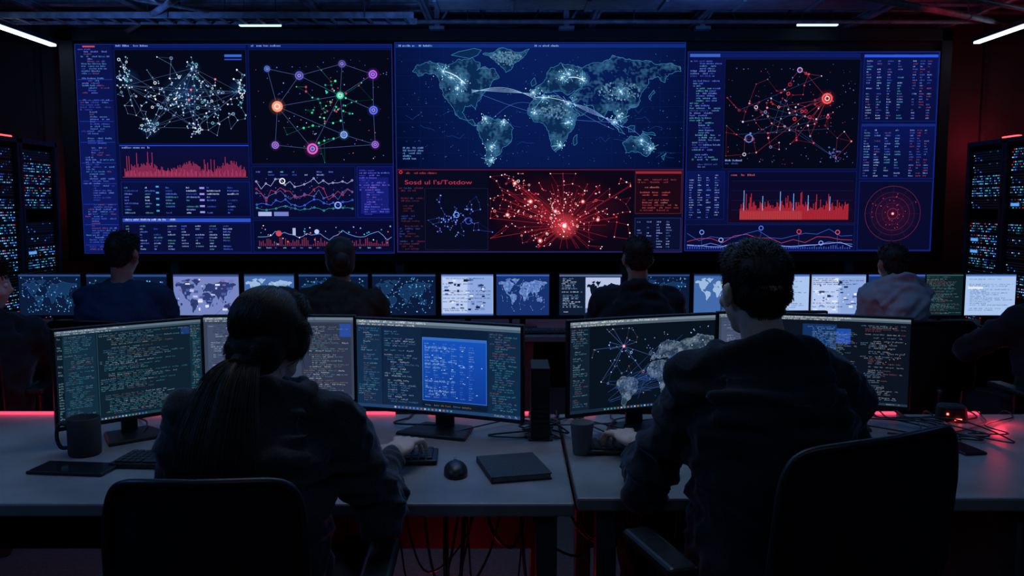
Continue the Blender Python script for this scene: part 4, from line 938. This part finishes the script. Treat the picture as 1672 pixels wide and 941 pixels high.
for i in range(18):
    x0=R.uniform(-.5,.05) if i<14 else R.uniform(.2,.42); dx=R.uniform(-.25,.25); lo=R.uniform(.2,.55)
    cable([(x0,2.62,.70),(x0+dx*.2,2.45,lo+.12),(x0+dx*.5,2.40,lo),(x0+dx,2.5,lo+R.uniform(-.06,.12)),(x0+dx*1.3,2.66,.70)],R.choice([.003,.004,.005]),"loose black cable drooping below the desk","under-desk cables",M('cable_rubber',(.03,.03,.035),.4))
# ---------------------------------------------------------------- server racks
def unit_mesh(seed,w=.5,h=.098):
    rr=random.Random(seed); V=[];Fc=[];cols=[];mi=[]
    def q(x1,z1,x2,z2,y,c,m):
        b=len(V); V.extend([(x1,y,z1),(x2,y,z1),(x2,y,z2),(x1,y,z2)]); Fc.append((b,b+1,b+2,b+3)); cols.append(c); mi.append(m)
    bx=[(-w/2,0,0),(w/2,0,0),(w/2,.5,0),(-w/2,.5,0),(-w/2,0,h),(w/2,0,h),(w/2,.5,h),(-w/2,.5,h)]
    V.extend(bx)
    for f in ((0,1,5,4),(1,2,6,5),(2,3,7,6),(3,0,4,7),(4,5,6,7),(0,3,2,1)): Fc.append(f); cols.append((0,0,0)); mi.append(0)
    pal=['#2f8cff','#4fb8ff','#8fd0ff','#2fd0e0','#1f60ff','#3f80ff','#60c0f0']; rows=4
    kind=rr.random()
    for r in range(rows):
        z=.012+r*.022
        for c in range(19):
            p=.62 if kind<.75 else .25
            x=-w/2+.035+c*.023
            if rr.random()<p:
                cc=C(rr.choice(pal),rr.choice([.15,.4,.8,1.5,2.0]))
                if rr.random()<.05: cc=C('#ff3040',1.2)
                q(x,z,x+rr.choice([.008,.011,.014]),z+.008,-.003,cc,1)
            else: q(x,z,x+.016,z+.008,-.002,(.004,.006,.012),1)
    if kind<.2: q(-w/2+.05,.03,-w/2+.17,.055,-.004,C('#5fa8ff',.9),1)
    me=bpy.data.meshes.new('server_unit'); me.from_pydata(V,[],Fc); ca=me.color_attributes.new('Col','FLOAT_COLOR','CORNER'); buf=[]
    for f,c in zip(Fc,cols): buf+=[*c,1.0]*len(f)
    ca.data.foreach_set('color',buf); me.materials.append(black); me.materials.append(MG())
    for p,m in zip(me.polygons,mi): p.material_index=m
    return me
UM=[unit_mesh(s) for s in range(6)]
rackm=M('rack_steel',(.05,.06,.09),.45,.3,20,.2)
def rack(x,y,yaw,label,h=2.06):
    e=empty('server_rack',(x,y,0),yaw,label,'server rack',"server racks along the side walls")
    bm=bmesh.new(); w=.58; d=.8
    for sx in (-1,1):
        for yy in (-d/2+.02,d/2-.02): box(bm,(sx*(w/2-.018),yy,h/2),(.036,.04,h))
        box(bm,(sx*(w/2-.004),0,h/2),(.006,d-.05,h-.06))
    box(bm,(0,0,h-.02),(w,d,.04)); box(bm,(0,0,.04),(w,d,.08)); box(bm,(0,d/2-.006,h/2),(w-.05,.008,h-.08))
    mk('cabinet',bm,rackm,e,bevel=.003)
    for i in range(18):
        if i in (5,12) and R.random()<.5: continue
        u=bpy.data.objects.new('server_unit',R.choice(UM)); link(u,e); u.location=(0,-d/2+.03,.11+i*.104)
    return e
for k,y in enumerate((7.52,6.93,6.34)):
    rack(-4.52,y,math.radians(90),"tall black server rack with blue blinking lights")
    rack(4.52,y,math.radians(-90),"tall black server rack with blue blinking lights")
for x,y in ((-4.31,7.3),(4.31,7.45)):
    e=empty('warning_light',(x,y,2.06),0,"red light bar on top of the server rack",'warning light',"red rack lights")
    bm=bmesh.new(); box(bm,(0,0,.008),(.10,.26,.016)); mk('base',bm,black,e); bm=bmesh.new(); box(bm,(0,0,.026),(.05,.22,.02)); mk('lamp',bm,ME('warn_red',(1,.05,.06),4),e,bevel=.006)
# ---------------------------------------------------------------- ceiling services
def beam(a,b,w,h,label,name='ceiling_beam',flange=True,mat=beamm,group="ceiling beams"):
    a=Vector(a);b=Vector(b); L=(b-a).length; bm=bmesh.new()
    if flange: box(bm,(0,0,h/2-.008),(L,w,.016)); box(bm,(0,0,-h/2+.008),(L,w,.016)); box(bm,(0,0,0),(L,.012,h))
    else: box(bm,(0,0,0),(L,w,h))
    o=mk(name,bm,mat,bevel=.003,loc=(a+b)/2); o.rotation_euler=(0,0,math.atan2(b.y-a.y,b.x-a.x)); tag(o,label,'beam',group); return o
for y in (5.2,6.3,8.5): beam((-5.2,y,3.43),(5.2,y,3.43),.12,.15,"dark steel ceiling beam spanning the room")
beam((-5.2,7.62,3.26),(5.2,7.62,3.26),.08,.07,"dark steel ceiling beam spanning the room")
for x in (-4.1,-3.2,-1.7,-.75,.75,1.7,3.2,4.1): beam((x,6.0,3.20),(x,8.69,3.20),.06,.07,"dark steel joist running under the ceiling",'ceiling_joist')
def pipe(pts,r,label,hang):
    e=empty('ceiling_pipe',(0,0,0),0,label,'pipe',"ceiling pipes"); bm=bmesh.new(); tube(bm,pts,r,12); mk('pipe_run',bm,beamm,e,smooth=True)
    for h in hang:
        bm=bmesh.new(); cyl(bm,h,(h[0],h[1],3.51),.006,n=8); cyl(bm,(h[0],h[1]-.012,h[2]),(h[0],h[1]+.012,h[2]),r*1.2,n=12); mk('hanger',bm,metal,e)
pipe([(-5.19,7.9,3.15),(5.19,7.9,3.15)],.020,"grey pipe hanging under the ceiling",[(x,7.9,3.15) for x in (-3.4,-.4,1.1,3.4)])
pipe([(-5.19,8.15,3.30),(5.19,8.15,3.30)],.014,"thin grey conduit hanging under the ceiling",[(x,8.15,3.30) for x in (-3.4,-.7,.7,3.4)])
pipe([(2.4,6.2,2.98),(5.19,8.4,3.16)],.026,"slanting pipe hanging under the ceiling",[(3.8,7.30,3.07)])
pipe([(3.0,6.0,2.93),(5.19,7.8,3.12)],.018,"slanting pipe hanging under the ceiling",[(4.1,6.9,3.03)])
pipe([(-3.9,8.66,3.16),(-2.2,6.0,2.97)],.026,"slanting pipe hanging under the ceiling",[(-3.05,7.33,3.065)])
pipe([(-1.9,8.66,3.22),(-2.9,6.0,2.96)],.016,"slanting pipe hanging under the ceiling",[(-2.4,7.33,3.09)])
e=empty('air_duct',(0,6.95,3.12),0,"rectangular sheet metal air duct under the ceiling",'air duct'); bm=bmesh.new()
box(bm,(1.2,0,.06),(3.6,.34,.20))
for k in range(7): box(bm,(-.6+k*.6,0,.06),(.03,.37,.23))
mk('duct_body',bm,M('duct_metal',(.14,.16,.20),.45,.3,9,.3),e,bevel=.004)
for x in (0,2.6):
    bm=bmesh.new(); cyl(bm,(x,.19,.0),(x,.19,.40),.005,n=6); cyl(bm,(x,-.19,.0),(x,-.19,.40),.005,n=6); mk('strap',bm,metal,e)
e=empty('cable_tray',(0,7.25,3.04),0,"perforated steel cable tray hanging under the ceiling",'cable tray'); bm=bmesh.new()
for s in (-1,1): box(bm,(-2.9,s*.12,0),(4.2,.01,.05))
for i in range(28): box(bm,(-4.95+i*.151,0,-.02),(.025,.24,.008))
mk('tray',bm,beamm,e)
bm=bmesh.new()
for i in range(6): tube(bm,smoothpath([(-4.95+k*.45,-.08+i*.03+R.uniform(-.02,.02),-.004+R.uniform(0,.012)) for k in range(10)],4),.009,6)
mk('cable_bundle',bm,black,e,smooth=True)
for x in (-4.3,-2.8,-1.2):
    bm=bmesh.new(); box(bm,(x,0,.15),(.02,.27,.02)); cyl(bm,(x,.125,-.02),(x,.125,.47),.006,n=8); cyl(bm,(x,-.125,-.02),(x,-.125,.47),.006,n=8); mk('hanger',bm,metal,e)
for x in (-.69,.5,1.75):
    e=empty('projector_mount',(x,8.05,3.12),0,"steel bracket hanging from the ceiling above the displays",'bracket',"ceiling brackets")
    bm=bmesh.new(); box(bm,(0,0,.2),(.05,.05,.40)); box(bm,(0,0,0),(.14,.1,.03)); box(bm,(.06,0,.10),(.02,.03,.26),Matrix.Rotation(.6,3,'Y')); mk('bracket_arm',bm,beamm,e,bevel=.003)
for x0 in (-3.9,-.35,1.95):
    pts=[(x0,8.02,3.50),(x0+.1,8.02,3.2),(x0+.3,8.02,3.13),(x0+.55,8.02,3.2),(x0+.65,8.02,3.50)]
    cable(pts,.009,"black cable swagging under the ceiling","ceiling cables")
def fixture(a,b,label,mat,wd=.045):
    a=Vector(a);b=Vector(b); L=(b-a).length; mid=(a+b)/2
    e=empty('linear_ceiling_light',mid,math.atan2(b.y-a.y,b.x-a.x),label,'ceiling light',"linear ceiling lights")
    bm=bmesh.new(); box(bm,(0,0,.025),(L,wd+.03,.04)); mk('housing',bm,metal,e,bevel=.004)
    bm=bmesh.new(); box(bm,(0,0,-.004),(L-.03,wd,.018)); mk('diffuser',bm,mat,e,bevel=.004)
    for s in (-.35,.35):
        bm=bmesh.new(); cyl(bm,(s*L,0,.04),(s*L,0,3.51-mid.z),.004,n=6); mk('suspension_rod',bm,metal,e)
tubeE=ME('cool_tube',(.50,.70,1.0),6); tubeF=ME('cool_tube_dim',(.38,.66,1.0),2.4)
fixture((-4.26,5.6,2.98),(-4.26,8.12,2.98),"long glowing cool-white linear lamp under the ceiling",tubeE,.06)
fixture((4.30,5.6,3.0),(4.30,8.10,3.0),"long glowing cool-white linear lamp under the ceiling",tubeE,.055)
fixture((-2.32,7.4,3.02),(-1.94,7.4,3.02),"short glowing blue-white lamp under the ceiling",tubeF)
fixture((2.60,8.02,3.15),(3.00,8.02,3.15),"short glowing blue-white lamp under the ceiling",tubeF)
fixture((-1.10,7.75,3.12),(-.88,7.75,3.12),"short glowing blue-white lamp under the ceiling",tubeF)
# ---------------------------------------------------------------- lights
w=bpy.data.worlds.new('world'); sc.world=w; w.use_nodes=True; w.node_tree.nodes['Background'].inputs[0].default_value=(.10,.22,.6,1); w.node_tree.nodes['Background'].inputs[1].default_value=.004
def area(name,loc,target,sx,sy,col_,E,spread=None):
    l=bpy.data.lights.new(name,'AREA'); l.shape='RECTANGLE'; l.size=sx; l.size_y=sy; l.color=col_; l.energy=E
    if spread: l.spread=spread
    o=bpy.data.objects.new(name,l); link(o); o.location=loc; o.rotation_euler=(Vector(target)-Vector(loc)).to_track_quat('-Z','Y').to_euler(); return o
area('ceiling_lamp_overhead',(-.3,2.7,3.3),(-.2,2.5,0),1.6,.3,(.80,.88,1),3.4,math.radians(110))
area('blue_side_fill',(-3.2,1.6,3.1),(-1.4,2.4,.7),1.6,.4,(.10,.36,1),14)  # added blue fill from upper left, no fixture behind it
area('blue_side_fill',(3.4,2.2,3.1),(1.2,2.4,.7),1.4,.4,(.12,.34,1),6)  # added counterpart fill from the right, also without a fixture
area('ceiling_lamp_rear',(0,6.6,3.0),(0,5.0,.7),5.5,.3,(.2,.4,1),8)
area('blue_rim_fill',(0,3.9,3.2),(0,1.9,1.1),3.6,.3,(.12,.42,1),22)  # added unseen rim light for the front row's heads and shoulders
area('front_fill',(.4,-1.2,3.0),(0,2.0,.9),3.0,.5,(.40,.56,1),6)  # added soft fill behind the camera so the hoodies read
def spot(name,loc,target,col_,E,ang=90):
    l=bpy.data.lights.new(name,'SPOT'); l.color=col_; l.energy=E; l.spot_size=math.radians(ang); l.spot_blend=.8; l.shadow_soft_size=.1
    o=bpy.data.objects.new(name,l); link(o); o.location=loc; o.rotation_euler=(Vector(target)-Vector(loc)).to_track_quat('-Z','Y').to_euler()
for x in (-3,-.6,1.6): spot('beam_fill_spot',(x,6.2,2.7),(x*1.05,8.0,3.3),(.10,.28,1),24,120)  # added unseen spots that brighten the beams and pipes
RED=(1,.03,.06)
spot('red_beam_fill_spot',(3.2,6.4,2.7),(4.3,7.9,3.3),RED,12,80)  # added unseen spot that reddens the right-hand ceiling steel
def pt(name,loc,col_,E,r=.05):
    l=bpy.data.lights.new(name,'POINT'); l.color=col_; l.energy=E; l.shadow_soft_size=r; o=bpy.data.objects.new(name,l); link(o); o.location=loc
pt('red_wall_lamp',(-4.55,8.35,1.6),RED,1.3); pt('red_wall_lamp',(4.62,8.35,2.1),RED,4.5)
pt('red_floor_lamp',(-.3,3.3,.45),RED,1.3,.1); pt('red_floor_lamp',(1.3,3.35,.5),RED,1.3,.1); pt('red_floor_lamp',(-1.9,3.4,.5),RED,.7,.1)
pt('red_desk_lamp',(1.68,2.88,.79),RED,.42,.02)
pt('red_under_desk_lamp',(-.2,2.6,.2),RED,1.0,.05)
